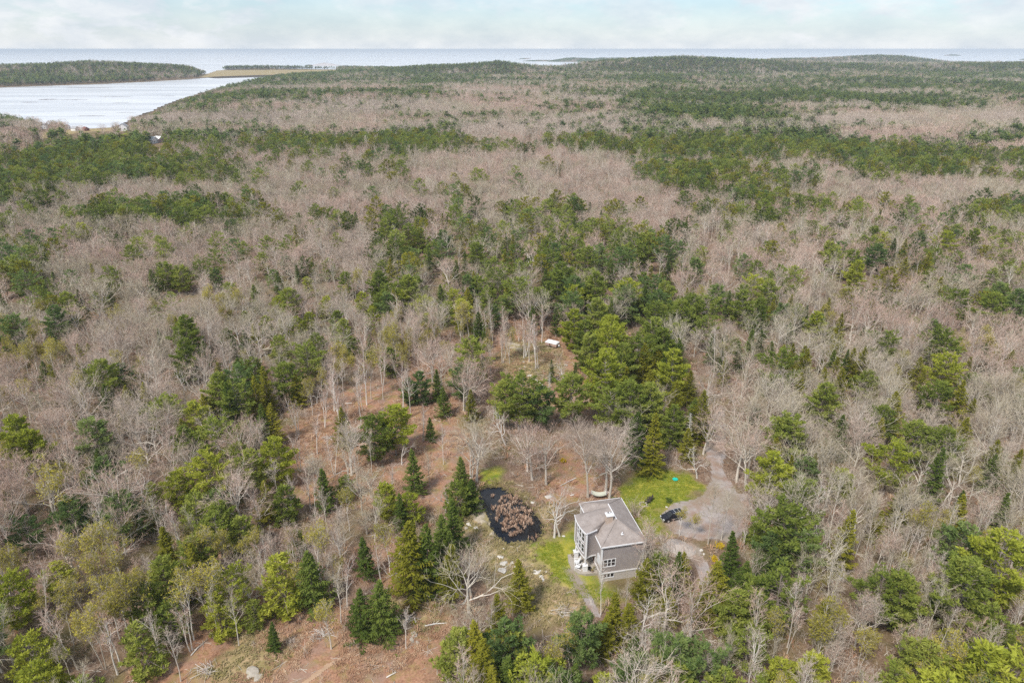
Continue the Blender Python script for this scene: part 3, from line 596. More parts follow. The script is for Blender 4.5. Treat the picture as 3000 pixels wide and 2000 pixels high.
mud_m = simple('wet_mud', (.20, .18, .18), .6, .3, .05)
def mudflat(px0, px1, py, k, seed):
    a, b = P(px0, py, SEA), P(px1, py, SEA); rs = np.random.RandomState(seed); mb = MB(); n = 18; up_ = []; lo_ = []
    for i in range(n + 1): t = i / n; c = a + (b - a) * t; w = k * math.sin(math.pi * t) ** .5 * rs.uniform(.4, 1.2); up_.append((c[0], c[1] + w, SEA + .06)); lo_.append((c[0], c[1] - w * rs.uniform(.5, 1), SEA + .06))
    mb.add(up_ + lo_, [(i, i + 1, n + 2 + i, n + 1 + i) for i in range(n)], mud_m); o = mb.obj('mudflat'); o['kind'] = 'structure'
    if o.data.polygons[0].normal.z < 0: o.data.flip_normals()
for i, q in enumerate(((112, 170, 292, 16), (165, 258, 293, 9), (285, 385, 284, 8), (470, 512, 282, 8), (330, 380, 302, 6), (225, 310, 340, 6), (60, 110, 300, 8), (190, 330, 258, 14), (340, 400, 330, 4))): mudflat(*q, i)
# islands and the far headland
def island_m(nt):
    co = worldco(nt); n = NOISE(nt, co, .03, 5, .7); n2 = NOISE(nt, co, .008, 3, .6)
    c = MIX(nt, RAMP(nt, n, [(.4, 0), (.6, 1)]), (.035, .06, .03), (.075, .10, .05)); c = MIX(nt, RAMP(nt, n2, [(.5, 0), (.6, .7)]), c, (.24, .19, .17))
    return principled(nt, c, .95, .05)
isl_m = mat('island_woods', island_m)
rock_isl = simple('island_rock', (.42, .40, .40), .9, .35, .02)
def island(px0, px1, py, hpx, m, prof, seed, depth=.35):
    a = P(px0, py, SEA); b = P(px1, py, SEA); n = 26; k = 9; w = np.linalg.norm(b - a); hh = hpx / F * np.linalg.norm((a + b) / 2); dr = nrm([*(a + b)[:2] / 2, 0]); mb = MB(); vs = []; fs = []; rs = np.random.RandomState(seed)
    for i in range(n + 1):
        t = i / n; c = a + (b - a) * t; e = math.sin(math.pi * t) ** .6; h = hh * np.interp(t, prof[0], prof[1]) * e
        for j in range(k + 1):
            s = j / k * 2 - 1; vs.append((*(c + dr * s * w * depth * .5 * e)[:2], SEA - 1 + (h * rs.uniform(.85, 1.1) + 2) * max(0, 1 - s * s) ** .6))
    for i in range(n):
        for j in range(k): q = i * (k + 1) + j; fs.append((q, q + 1, q + k + 2, q + k + 1))
    mb.add(vs, fs, m); o = mb.obj('island'); o['kind'] = 'structure'; return o
island(908, 998, 193, 7, rock_isl, ((0, .5, 1), (.5, 1, .5)), 1, .3); island(892, 918, 194, 3, isl_m, ((0, 1), (1, 1)), 2); island(1106, 1136, 197, 3, isl_m, ((0, 1), (1, 1)), 3)
island(1518, 1556, 174, 2, isl_m, ((0, 1), (1, 1)), 4); island(1530, 1650, 180, 3, isl_m, ((0, 1), (1, 1)), 5, .2); island(1600, 1900, 181, 13, isl_m, ((0, .2, .45, .6, 1), (.6, 1, .6, .8, 1)), 6, .4)
island(2763, 2816, 164, 3, isl_m, ((0, 1), (1, 1)), 7, .3); island(2985, 3060, 176, 3, isl_m, ((0, 1), (1, 1)), 8, .3)

# haze: the sea air between the camera and the far shore
def build_haze():
    mb = MB(); mb.box((0, 27000, 33.5), (110000, 56000, 111), pine_mid); mb.mats = []
    m = bpy.data.materials.new('sea_air'); m.use_nodes = True; nt = m.node_tree; nt.nodes.clear(); o = nt.nodes.new('ShaderNodeOutputMaterial'); v = nt.nodes.new('ShaderNodeVolumePrincipled')
    v.inputs['Color'].default_value = (.82, .91, 1, 1); v.inputs['Density'].default_value = 6.5e-5; v.inputs['Anisotropy'].default_value = -.1; nt.links.new(v.outputs[0], o.inputs['Volume'])
    mb.mats = [m]; ob = mb.obj('haze'); ob['kind'] = 'stuff'; ob['label'] = 'thin pale sea haze over the whole landscape'; ob['category'] = 'haze'
build_haze()

# ------------------------------------------------------------------ the woods: what stands where
# conifers read off the photograph: x, y of the tip, height in metres, kind
PINES = """535,935,14,p 530,1000,13,p 443,1175,10,p 574,1169,12,b 625,1234,13,p 548,1245,12,p 615,1322,13,b 510,1386,9,b 30,1223,14,b 85,1250,12,b 312,1331,11,u 277,1362,9,u 727,1325,11,p 625,1430,8,u
890,1013,13,p 836,1056,13,p 801,1284,12,b 820,1418,9,m 1088,1207,13,p 1149,1177,14,b 1141,1022,9,p 1200,1107,8,u 1235,1095,9,u 1350,1064,11,u 1129,1411,9,b 1200,1448,7,y 1340,1418,8,m 1483,1105,14,p
1774,1041,17,b 1854,1104,16,p 1915,1128,14,p 1787,1131,14,p 1978,1035,14,b 1969,1194,11,p 1679,1083,16,p 1583,1124,13,u 1519,1106,15,p 1540,1136,12,p 1690,907,14,b 1804,956,16,b 1876,973,15,p 1761,867,15,p 1791,926,15,b
2413,1113,14,p 2539,1083,10,p 2776,1034,13,b 2626,1293,13,b 2282,1333,14,b 2368,1338,10,u 2473,1376,9,b 2314,1472,15,p 2298,1672,12,p 2598,1688,11,p 2668,1672,12,p 2830,1532,13,u 2856,1650,15,p 2950,1564,17,b 2888,1876,14,y 2760,1975,12,y 2980,1915,14,y 2384,1895,9,y
2952,1820,10,p 2712,1870,11,p 2211,1723,11,p 2163,1730,11,p 1956,1848,12,u 1937,1624,8,p 1707,1803,11,u 1506,1828,10,p 1580,1911,11,y 1493,1820,11,u 1771,1990,8,y 1889,1990,8,y 2290,1940,8,y 2640,1980,9,p
810,1637,11,y 462,1637,11,p 405,1835,9,m 73,1860,9,y 85,1959,9,y 137,1942,8,y 561,1567,11,p 625,1506,10,p 654,1682,10,b 635,1745,8,y 5,1688,11,b 640,1480,10,p
25,756,15,p 60,800,13,u 196,858,13,p 480,760,14,p 527,775,12,p 238,650,13,b 680,645,11,u 629,786,9,u 765,739,10,p 838,748,10,u 536,935,12,p 812,862,9,y 778,922,8,y 863,930,8,y 901,914,8,y 901,811,8,y 948,867,9,y 820,986,9,m 145,905,14,u 17,922,14,u
1131,645,13,p 1230,667,12,p 1298,675,12,u 1204,799,15,p 1238,867,11,b 1395,714,13,p 1595,735,14,p 1659,654,15,p 1689,701,15,p 1714,726,15,p 1638,790,16,p 1676,854,14,u 1519,816,15,p 1570,841,14,p 1744,799,16,p 1829,727,15,u 1893,718,12,p 1905,684,13,p 1952,697,15,u 1820,663,11,p 1361,871,12,y 1400,807,12,m 1251,922,10,m 1136,1020,8,p
2425,663,12,p 2383,645,11,p 2438,705,13,p 2497,722,14,p 2557,663,13,p 2591,676,13,b 2570,714,14,u 2510,769,13,b 2782,676,15,b 2855,671,14,p 2693,676,12,u 2808,846,15,p 2918,858,16,p 2931,822,14,u 2986,854,15,u 2957,671,9,p 2026,863,14,p 2098,829,12,u 2183,858,13,p 2217,803,13,b 2043,756,12,u 2064,931,11,p 2387,914,12,b 2599,965,13,p
905,1000,10,m 960,760,9,m 1010,800,10,m 1060,850,9,y 1330,850,9,y 1310,880,9,m 1180,850,10,y 1115,860,9,m 1090,900,8,y 985,905,9,m 1430,840,11,m 1460,790,12,p 1720,940,12,p 1735,985,13,p 1820,1010,14,p 1765,1075,12,b 700,1080,13,u 745,1040,11,p 690,1130,12,p
1000,940,9,m 1030,985,8,m 660,960,7,m 400,1460,8,m 700,1500,9,m 560,1455,9,m 150,1650,9,b 230,1450,8,m 60,1520,9,u 420,1720,9,p 480,1760,8,m 2200,1850,9,p 2080,1900,10,u 2010,1960,9,m 1840,1930,9,u 1640,1960,9,u 2120,1980,9,m 2260,1560,10,u 2360,1560,11,u 1330,1840,9,m"""
SPRUCES = """300,1130,9,d 418,1121,9,o 663,1127,13,d 690,1045,11,d 121,1055,8,d 769,1080,13,o 740,1110,12,o 791,1185,11,o 760,1190,11,d 995,1200,10,o 1279,1077,10,d 1298,1132,9,d 1381,1140,9,o 1257,1220,7,d 1209,1322,11,d 1168,1450,8,d 944,1373,10,d 1350,1338,9,d 1381,1402,8,d
1832,1073,12,o 1930,1006,12,o 1902,1077,11,o 2023,1080,11,o 2058,1153,13,o 1924,1217,15,o 1873,1204,14,d 1713,1000,9,d 1618,1054,7,d 1688,1060,7,d 2362,1019,12,o 2298,1016,12,o 2326,1010,9,o 2505,1022,12,o 2485,1030,11,d 2346,1096,12,o 2470,1080,11,o 2712,1086,11,o 2629,1137,13,o 2827,1124,14,o 2763,1322,14,d 2821,1443,11,o 2950,1447,10,d 2473,1217,11,d 2585,1230,10,o 2840,1230,11,o
2492,1495,14,o 2154,1557,11,d 2106,1640,13,o 1899,1634,10,o 1988,1615,9,d 2004,1624,8,o 1803,1730,10,o 1685,1946,8,d 1525,1640,11,o 1864,1864,8,d 900,1615,12,d 1047,1730,10,d 1104,1695,12,d 791,1825,6,d 1196,1525,16,o 1330,1455,13,d 1314,1600,11,o 1064,1577,9,d 1461,1742,10,o 1391,1820,11,o 1415,1880,12,o 1250,1540,14,d 1290,1500,12,d
555,1599,11,o 472,1541,11,o 119,765,13,d 150,800,11,d 442,782,13,d 315,833,10,d 225,845,9,d 740,828,12,d 812,795,11,d 867,777,11,d 914,748,9,o 863,663,11,o 595,990,10,d 714,965,10,d 550,1010,9,d 1255,740,11,d 1145,760,12,o 1293,829,12,d 1336,765,11,d 1506,693,13,o 1404,918,11,d 1349,901,9,o 1361,740,11,d 1480,730,12,o
2655,697,13,o 2655,752,14,o 2723,735,14,o 2757,812,13,o 2140,854,12,d 2238,888,12,d 2268,875,10,o 2361,897,11,d 2468,922,13,o 2204,965,9,d 2230,969,9,d 2298,1011,10,o 2370,1020,10,o 2319,948,10,d 2620,700,12,d 1720,830,12,d 1790,880,12,d 1850,980,13,o 1890,1010,13,o 1960,1000,13,d 1630,900,10,d 1560,900,10,d 1420,960,8,d
860,1090,10,o 2090,980,10,d 2170,1000,10,d 1890,840,11,d 1790,760,12,d 1850,770,12,d 1760,720,12,d 1680,640,12,d 1960,760,12,d 1910,770,11,o 1600,790,11,d 1440,690,11,d 1350,690,10,o 2020,1250,9,o 2035,1160,11,d 1985,1120,11,o 1905,1150,11,d 1310,1560,9,d 1230,1620,9,d 1440,1960,9,o 1480,1930,9,d 1960,1720,8,o 1850,1760,9,o 1780,1800,8,o 2190,1640,9,d 2240,1700,10,d 2260,1600,9,d"""
BUDS = """25,1006,12 137,1010,12 60,1020,11 392,1322,11 903,1115,10 258,1541,13 312,1538,13 252,1612,12 348,1694,13 523,1688,13 596,1634,14 252,1784,12 615,1535,12 316,1621,11 1660,1848,9 2291,1790,10 1960,1934,8 1464,1838,9 106,871,12 60,930,12 330,1690,12 545,1560,11 400,1680,12 1000,1010,11 1015,1020,11 985,1000,12 10,1600,12 300,1700,12 2550,1840,9 2450,1780,9 2700,1960,9 1940,1910,9 870,1650,9 720,1560,10 1130,1530,11 640,1560,10 205,1560,12 215,1680,11 170,1750,10 1010,1430,10"""
# broad bare trees whose feet show: base x, base y, top y, kind
FEET = """1090,1390,1270,y 1260,1425,1320,y 1300,1360,1250,y 1050,1440,1330,y 900,1450,1330,y 700,1890,1740,y 640,1870,1720,y 780,1790,1650,y 1000,1825,1670,y 1190,1900,1780,y 480,1960,1800,y 530,1995,1840,y 1905,1725,1600,t 1935,1705,1570,y 1990,1695,1570,t 1870,1745,1630,y 820,1470,1350,y 860,1530,1400,y 960,1560,1430,y 940,1620,1490,y 1010,1600,1480,y 1722,1456,1198,g 1785,1459,1204,g 1560,1405,1207,t 1397,1408,1200,t 1380,1400,1240,t 1177,1360,1280,n 1024,1418,1274,t 1324,1112,1006,t 2157,1411,1205,t 2190,1400,1215,t 2074,1594,1420,y 2113,1581,1430,y 1624,1574,1418,n 1640,1570,1440,n 1381,1752,1595,t 1305,1500,1400,n 1862,1690,1500,y
1880,1700,1520,y 1960,1620,1520,y 1946,1850,1640,t 2020,1880,1660,t 1760,1800,1650,y 1830,1810,1690,y 1600,1420,1220,t 2290,1330,1130,t 2500,1380,1240,t 2090,1760,1660,y 2200,1720,1600,t 740,1790,1640,t 1390,1110,1010,t 1290,1010,900,t 1130,940,880,n 1900,1660,1540,y 1440,1900,1760,y 1840,1900,1790,n 1880,1890,1740,n 1545,1380,1215,t 2060,1330,1180,t 2142,1300,1150,t 2070,1255,1120,t 2150,1235,1100,t 2042,1400,1290,n 2215,1490,1330,t 2235,1545,1390,t 2150,1600,1490,y 2185,1430,1250,t 2098,1600,1500,y 2030,1575,1500,y 1990,1570,1490,y 1660,1140,1040,n 2480,1260,1100,t 1775,1440,1230,t"""
BIRCHF = """930,1330,1215,1 1010,1300,1190,2 1120,1300,1185,1 1240,1290,1180,2 980,1390,1275,3 880,1380,1265,2 1150,1455,1350,1 874,1274,1156,3 952,1252,1130,2 980,1204,1060,1 1058,1234,1096,1 1182,1204,1070,1 1121,1127,1010,2 1018,1777,1628,1 1117,1710,1580,1 1571,1080,930,2 1576,1078,980,1 1540,1045,920,2 1475,980,890,1 1520,1000,930,3 1587,1005,900,1 910,1490,1380,1 925,1500,1390,1 615,1825,1640,1 560,1905,1760,2 355,1950,1780,1 345,1975,1800,1 1535,1050,925,1 1550,1060,940,1 1350,985,890,2 1000,1110,1000,2"""

GRID1 = """BBBBBBBBBBwbbbbbbbbBBBBBBBBBBB
BBBBBBBBBwwbbbbbbbbbBBBBBBbbBB
bBBBBBbBBBwbbbbbbbbbBBBBBBbbBB
bBBBBbbBBBwwbbbbbbbbBBBBBBBbBB
BbBBBsyBBBwwbwbbbbbbbBBBBBBBbb
yyBBBBBBBbwwbwwbbb.bbBBBBBBBBb
yyBBBBBBBbwwwsw...sbbBBBBBBBBB
yyBBBBBBBwwwsbs...ss.BBBBBBBBB
BBBBBBBBwwwsbbs..s.s.BBBBBBBBB
BBBBBBBwwwws.bs..s.bb.BBBBBBBB
BBBBBBbw.w.s..sss..bb.BBBBBBBB
BBBBBBbs...s..ss..bbb..bBBBBBB
BBBBBBbs..bs..ss..bbb.bBBBBBBB
BBBBBBbs.s.s..sss.sbb.bBBBBBBB
BBBBBBbwwbbs..s...s.b..BBBBBBB
BBBBBbbwwwbs..........bbBBBBBB
BBBBBbwwbbb..........sbbbBBBBB
BBBBBwwwwwbb..........bbbbBBBB
yByBBwwwwwbb..........bbbbBBBB
yyyBBwwwwwwbb........s.bbbbBBB
yyyyywww.wwwbb.....s.ss.bbwwBB
yyywwwww.wsw.b....ssb..wwwwwbb
wwwwww...w...bs..ssssb.wwwwwwb
BwwwwB.........s.sssbbbwwwwwwb
Bwwwss.......ss.sbswwwwwwwwwwb
swws.........bswbwwwwwwwwwwsww
sws..........wwwwwwwwwwwwwwsww""".split()
# further off: share of evergreens in tenths, rows of 25 photo pixels from y=175, then rows of 50 from y=400
GRID2 = """999999999999998888888888888888
888888888888888888888888888888
999999777888877888888888888888
777777788776656788999999888888
777777887766667788999998877776
777778787766666788999887766665
666655776655556677899876654455
555544676545554567888876544433
544445676544554667888876554444""".split()
GRID3 = """776653345676655567777775555565
665543334465211211244444466555
554444544545110111123333445554
454455443331110110001122334333
344444322222344443212222322333""".split()

TICK('pre'); rs0 = np.random.RandomState(7)
ALL = []          # (kind, variant, x, y, height, rot, hero label or None)
def place(kind, px, py, h, var=None, label=None, base=False, z=None):
    if base: p = G(px, py); x, y = p[0], p[1]
    else:
        z = 0.0
        for _ in range(3): p = P(px, py, h + z); z = g1(p[0], p[1])
        x, y = p[0], p[1]
    u, v = hl(x, y)
    if -4.5 < u < 10 and -2 < v < 14.5 and not base: return
    ALL.append([kind, rs0.randint(99) if var is None else var, float(x), float(y), float(h), rs0.uniform(0, 6.28), label])
for s in PINES.split():
    a, b, h, k = s.split(','); k = {'p': 'pine', 'b': 'pine_bright', 'u': 'pine_blue', 'y': 'young', 'm': 'young_mid'}[k]; place(k, float(a), float(b), float(h))
for s in SPRUCES.split():
    a, b, h, k = s.split(','); place({'d': 'spruce', 'o': 'olive'}[k], float(a), float(b), float(h))
for s in BUDS.split():
    a, b, h = s.split(','); place('bud', float(a), float(b), float(h))
def zat(x, y, py):
    lo, hi = -5.0, 45.0
    for _ in range(40):
        m = (lo + hi) / 2
        if PROJ(x, y, m)[1] > py: lo = m
        else: hi = m
    return lo
for s in FEET.split():
    a, b, t, k = s.split(','); p = G(float(a), float(b)); h = zat(p.x, p.y, float(t)) - p.z; place({'g': 'grand', 't': 'bare', 'n': 'gnarled', 'y': 'pole'}[k], float(a), float(b), h, base=True)
for s in BIRCHF.split():
    a, b, t, k = s.split(','); p = G(float(a), float(b)); h = zat(p.x, p.y, float(t)) - p.z; place('birch', float(a), float(b), h, {'1': 0, '3': 1, '2': 2}[k], base=True)
place('deadspruce', 2026, 1207, 10); place('deadspruce', 1608, 1090, 8)
PLACED = np.array([(a[2], a[3], a[4]) for a in ALL])

OVER = [(1100, 2000, 640, 900, 'c'), (1740, 2000, 900, 1000, 'c'), (1740, 2060, 1000, 1160, 'c'), (2400, 3000, 640, 900, 'm'), (0, 160, 700, 900, 'c'), (760, 1100, 840, 1060, 'm'), (2220, 3000, 1480, 2100, 'n'), (1480, 2220, 1830, 2100, 'n'),
        (2250, 2900, 1000, 1480, 'm'), (400, 800, 1100, 1480, 'm'), (560, 760, 1480, 1720, 'n'), (2000, 2280, 830, 960, 'm'), (1200, 1420, 1020, 1130, 'm')]
SHAPES = {'bare': 6, 'bare_mid': 4, 'bare_far': 3}
def fill():
    rs = np.random.RandomState(99); rings = [(44, 250, 4.0), (250, 600, 4.6), (600, 1200, 6.2), (1200, 2300, 8.6), (2300, 5900, 10.5)]
    out = []
    for r0, r1, s in rings:
        xs = np.arange(-r1 * .86, r1 * .86, s); ys = np.arange(r0 * .55, r1, s); X, Y = np.meshgrid(xs, ys)
        X = (X + rs.uniform(-.45, .45, X.shape) * s).ravel(); Y = (Y + rs.uniform(-.45, .45, Y.shape) * s).ravel()
        r = np.hypot(X, Y); k = (r >= r0) & (r < r1) & (np.abs(X) < Y * 1.02 + 14); out.append(np.stack([X[k], Y[k], np.full(k.sum(), s)], 1))
    A = np.concatenate(out); x, y, s = A.T; z = gz(x, y); r = np.hypot(x, y); n = len(x); rnd = rs.rand(n); rn2 = rs.rand(n)
    px, py = PROJ(x, y, z + 8.5); _, pyb = PROJ(x, y, z)
    ok = (px > -420) & (px < 3420) & (py < 2350) & (z > SEA + .75)
    WPX = [(-200, 262), (300, 247), (640, 225), (850, 219), (760, 225), (600, 254), (490, 302), (400, 338), (330, 370), (265, 380), (235, 370), (150, 350), (0, 322), (-200, 315)]
    MPX = [(-100, 425), (-100, 402), (60, 396), (200, 382), (330, 374), (335, 388), (200, 398), (90, 412)]
    ptx, pty = PROJ(x, y, z + 11); inw = (r > 600) & (r < 2100) & ((sdist(ptx, pty, WPX) > 0) | (sdist(ptx, pty, MPX) > 0)) & (rnd < .93)
    for bx0, bx1, by0, by1 in ((345, 388, 362, 388), (238, 272, 366, 388), (115, 145, 366, 382), (432, 482, 408, 424), (190, 232, 370, 386)): inw |= (r > 500) & (r < 1500) & (px > bx0) & (px < bx1) & (pty < by1) & (pyb > by0 + 4)
    ok &= ~inw
    dry = np.max([sdist(x, y, p) for p in (DRIVE, TRACK, POND)], axis=0) < -.9; dry &= np.max([sdist(x, y, p) for p in LAWN[:2] + [FOOT]], axis=0) < -.5
    dry &= (np.max([sdist(x, y, p) for p in MARSHES[:2]], axis=0) < -8) & (sdist(x, y, MARSHES[2]) < -4)
    u, v = hl(x, y); dry &= ~((u > -4.5) & (u < 11) & (v > -3) & (v < 15)); ok &= dry
    TN = np.where(r < 700, fbm(x, y, 45, 83), fbm(x, y, 140, 83)) + rs.normal(0, .05, n); TONE = np.where(TN > .56, 1, np.where(TN < .44, 2, 0))
    HB = []                                                   # screen boxes of the conifers read off the photo: nothing bare may grow right in front of them
    for t in ALL:
        if t[0] in ('bare', 'pole', 'bud', 'gnarled'): continue
        zt = g1(t[2], t[3]); ax, ay = PROJ(t[2], t[3], zt + t[4]); _, by_ = PROJ(t[2], t[3], zt); hp = by_ - ay; HB.append((ax - hp * .26, ax + hp * .26, ay - 4, ay + hp * (.95 if t[0] == 'birch' else .78), math.hypot(t[2], t[3])))
    HB = np.array(HB)
    HN = fbm(x, y, 40, 131); GAP = np.where(r < 800, fbm(x, y, 22, 141), fbm(x, y, 70, 141))
    NZ = np.where(r < 900, fbm(x, y, 80, 61), fbm(x, y, 170, 61))
    for i in np.nonzero(ok)[0]:
        X, Y, a, b = x[i], y[i], px[i], py[i]; q = rnd[i]; c = int(min(29, max(0, a // 100)))
        if b >= 650:
            g = GRID1[int(min(26, (b - 650) // 50))][c]
            for (q0, q1, q2, q3, ch_) in OVER:
                if q0 <= a < q1 and q2 <= b < q3 and g != '.': g = ch_
            pr = {'c': .66, 'm': .8, 'n': .85, 'B': .95, 'b': .62, 's': .22, 'w': .9, 'y': .8, '.': 0}[g]
            if q > pr or (g in 'Bb' and GAP[i] < .36 and rs.rand() < .6): continue
            d = np.min((PLACED[:, 0] - X) ** 2 + (PLACED[:, 1] - Y) ** 2)
            if d < 3.0 ** 2: continue
            if ((HB[:, 0] < a) & (HB[:, 1] > a) & (HB[:, 2] < b + 8) & (HB[:, 3] > b - 8) & (HB[:, 4] > r[i])).any() and rs.rand() < (.5 if g in 'wn' else .82): continue
            t = rn2[i]
            if g in 'Bb': kind = 'bare' if t < .70 else ('pole' if t < .80 else ('gnarled' if t < .845 else ('bud' if t < .865 else ('pine' if t < .89 else ('pine_blue' if t < .90 else ('olive' if t < .935 else ('spruce' if t < .965 else 'young_mid')))))))
            elif g == 'c': kind = 'pine' if t < .17 else ('pine_bright' if t < .21 else ('pine_blue' if t < .27 else ('spruce' if t < .38 else ('olive' if t < .50 else ('bare' if t < .90 else 'young_mid')))))
            elif g == 'm': kind = 'bare' if t < .72 else ('pole' if t < .78 else ('pine' if t < .86 else ('olive' if t < .93 else ('spruce' if t < .97 else 'young_mid'))))
            elif g == 'n': kind = 'pole' if t < .48 else ('young_mid' if t < .555 else ('young' if t < .60 else ('bud' if t < .67 else ('bare' if t < .93 else ('pine' if t < .955 else 'olive')))))
            elif g == 's': kind = 'pole' if t < .55 else ('young_mid' if t < .75 else 'gnarled')
            elif g == 'w': kind = 'pole' if t < .68 else ('birch' if t < .80 else ('bare' if t < .92 else ('young_mid' if t < .96 else 'bud')))
            else: kind = 'bud' if t < .45 else ('pole' if t < .75 else 'bare')
            h = {'pine': 12, 'pine_blue': 12, 'pine_bright': 11.5, 'olive': 9.5, 'young': 6, 'bare': 12.5, 'pole': 11.5, 'gnarled': 9, 'bud': 12, 'birch': 12, 'spruce': 8.5, 'young_mid': 5.5}[kind] * ((0.55 + .75 * rs.rand()) if kind in ('bare', 'pole', 'gnarled') else (.7 + .55 * rs.rand())) * (.8 + .4 * HN[i])
            if r[i] > 250: kind = {'bare': 'bare_mid', 'gnarled': 'bare_mid', 'pole': 'pole_mid', 'birch': 'pole_mid', 'bud': 'pole_mid', 'spruce': 'spruce_mid', 'olive': 'spruce_mid', 'young': 'pine_mid', 'pine': 'pine_mid', 'pine_bright': 'pine_mid', 'pine_blue': 'pine_mid', 'young_mid': 'pine_mid'}[kind]
        else:
            if b >= 400: row = GRID3[int((b - 400) // 50)]
            elif b >= 175: row = GRID2[int((b - 175) // 25)]
            else: row = GRID2[0]
            sh = int(row[c]) / 10.0; nz = NZ[i]; sh = sh + (nz - .5) * 3.2 * (.35 + min(sh, 1 - sh)) * (1 if r[i] < 1800 else .7) + (.08 if r[i] > 2000 else 0)
            t = rn2[i]
            if q < sh * (.8 if sh < .6 else .96): kind = 'pine' if t < (.66 if r[i] < 2200 else .35) else 'spruce'; h = (13.5 if kind == 'pine' else 10.5) * (.75 + .45 * rs.rand())
            else:
                if q > .985 or (GAP[i] < .34 and rs.rand() < .5): continue
                kind = 'bare' if t < .78 else 'pole'; h = 11.5 * (.55 + .75 * rs.rand()) * (.8 + .4 * HN[i])
            if r[i] > 720: kind = {'pole': 'bare'}.get(kind, kind) + '_far'; h *= 1.05 if r[i] < 2300 else 1.35
            else: kind += '_mid'
        if b >= 650 and g in 'nwy' and r[i] < 230:
            for _e in range(3 if g == 'n' else 2):
                ex, ey = X + rs.uniform(-2.2, 2.2), Y + rs.uniform(-2.2, 2.2)
                if max(float(sdist(np.array([ex]), np.array([ey]), q_)[0]) for q_ in BRACK[:2]) < 1 and rs.rand() < .75: ALL.append(['pole', rs.randint(99), float(ex), float(ey), float(9.5 * (.6 + .6 * rs.rand())), rs.uniform(0, 6.28), None])
        ALL.append([kind, (rs.randint(SHAPES[kind]) + SHAPES[kind] * int(TONE[i])) if kind in SHAPES else rs.randint(99), float(X), float(Y), float(h), rs.uniform(0, 6.28), None])
fill(); TICK('fill')

# ------------------------------------------------------------------ which wood a tree stands in (for labels)
MARKS = [('the pond', 1500, 1510, 13), ('the grey house', 1800, 1600, 15), ('the gravel parking area', 2090, 1510, 17), ('the driveway neck', 2100, 1300, 13), ('the white-roofed camper', 1618, 1010, 20), ('the red bracken clearing', 900, 1880, 24), ('the white birch glade', 1060, 1320, 26), ('the hammock', 1750, 1450, 10), ('the rocky ledge', 1510, 1030, 12), ('the gravel heap', 1985, 1620, 9)]
MW = [(n, G(a, b), r) for n, a, b, r in MARKS]
def where(x, y):
    best = None
    for n, p, r in MW:
        d = math.hypot(p.x - x, p.y - y)
        if d < r and (best is None or d / r < best[0]): best = (d / r, n)
    if best: return 'near ' + best[1]
    px, py = PROJ(x, y, 0.0)
    if math.hypot(x, y) > 240: return 'in woods beyond the camper'
    if y > 165: return 'in woods behind the birch glade' if px < 1350 else ('in woods around the camper glade' if px < 1950 else 'in woods past the driveway')
    if px < 1350: return 'in woods left of the birch glade' if y > 110 else 'in woods beside the red clearing'
    if y < 96: return 'in the thicket below the house'
    return 'in woods right of the driveway' if px > 1950 else 'around house and pond'
NAMES = {  # kind -> object name, phrase, category
    'bare': ('bare_tree', 'bare grey tree', 'bare tree'), 'grand': ('tall_bare_tree', 'very tall bare twiggy tree', 'bare tree'), 'gnarled': ('gnarled_tree', 'pale gnarled leafless tree', 'gnarled tree'),
    'pole': ('slender_tree', 'slender leafless tree', 'slender tree'), 'birch': ('birch_tree', 'leafless white birch', 'birch tree'), 'bud': ('budding_tree', 'yellow-green budding tree', 'budding tree'),
    'pine': ('pine_tree', 'mid green pine', 'pine tree'), 'pine_bright': ('pine_tree', 'bright yellow-green pine', 'pine tree'), 'pine_blue': ('pine_tree', 'bluish green pine', 'pine tree'),
    'young': ('young_pine', 'bushy bright young pine', 'young pine'), 'young_mid': ('young_pine', 'bushy green young pine', 'young pine'),
    'spruce': ('spruce_tree', 'dark green spruce', 'spruce tree'), 'olive': ('spruce_tree', 'olive green spruce', 'spruce tree'), 'deadspruce': ('dead_spruce', 'silvery dead needleless spruce', 'dead tree')}
SHAPE = {'bare': ['wide', 'rounded', 'low-branched', 'upright', 'twin-stemmed', 'domed'], 'pole': ['grey-barked', 'white-barked', 'tan-twigged', 'red-twigged'], 'birch': ['single-stemmed', 'triple-stemmed', 'twin-stemmed'], 'bud': ['single-stemmed', 'twin-stemmed', 'white-barked'],
         'pine': ['full', 'open', 'flat-topped', 'low-skirted'], 'spruce': ['broad', 'regular', 'very broad', 'narrow'], 'gnarled': ['sparse', 'twiggy'], 'young': ['low-skirted', 'rounded']}
for k_, b_ in (('pine_bright', 'pine'), ('pine_blue', 'pine'), ('olive', 'spruce'), ('young_mid', 'young')): SHAPE[k_] = SHAPE[b_]
NEIGH = {'pine': 'a pine', 'pine_bright': 'a bright pine', 'pine_blue': 'a bluish pine', 'young': 'a young pine', 'young_mid': 'a young pine', 'spruce': 'a dark spruce', 'olive': 'an olive spruce', 'birch': 'a white birch', 'bud': 'a budding tree', 'gnarled': 'a gnarled tree', 'grand': 'a very tall tree'}
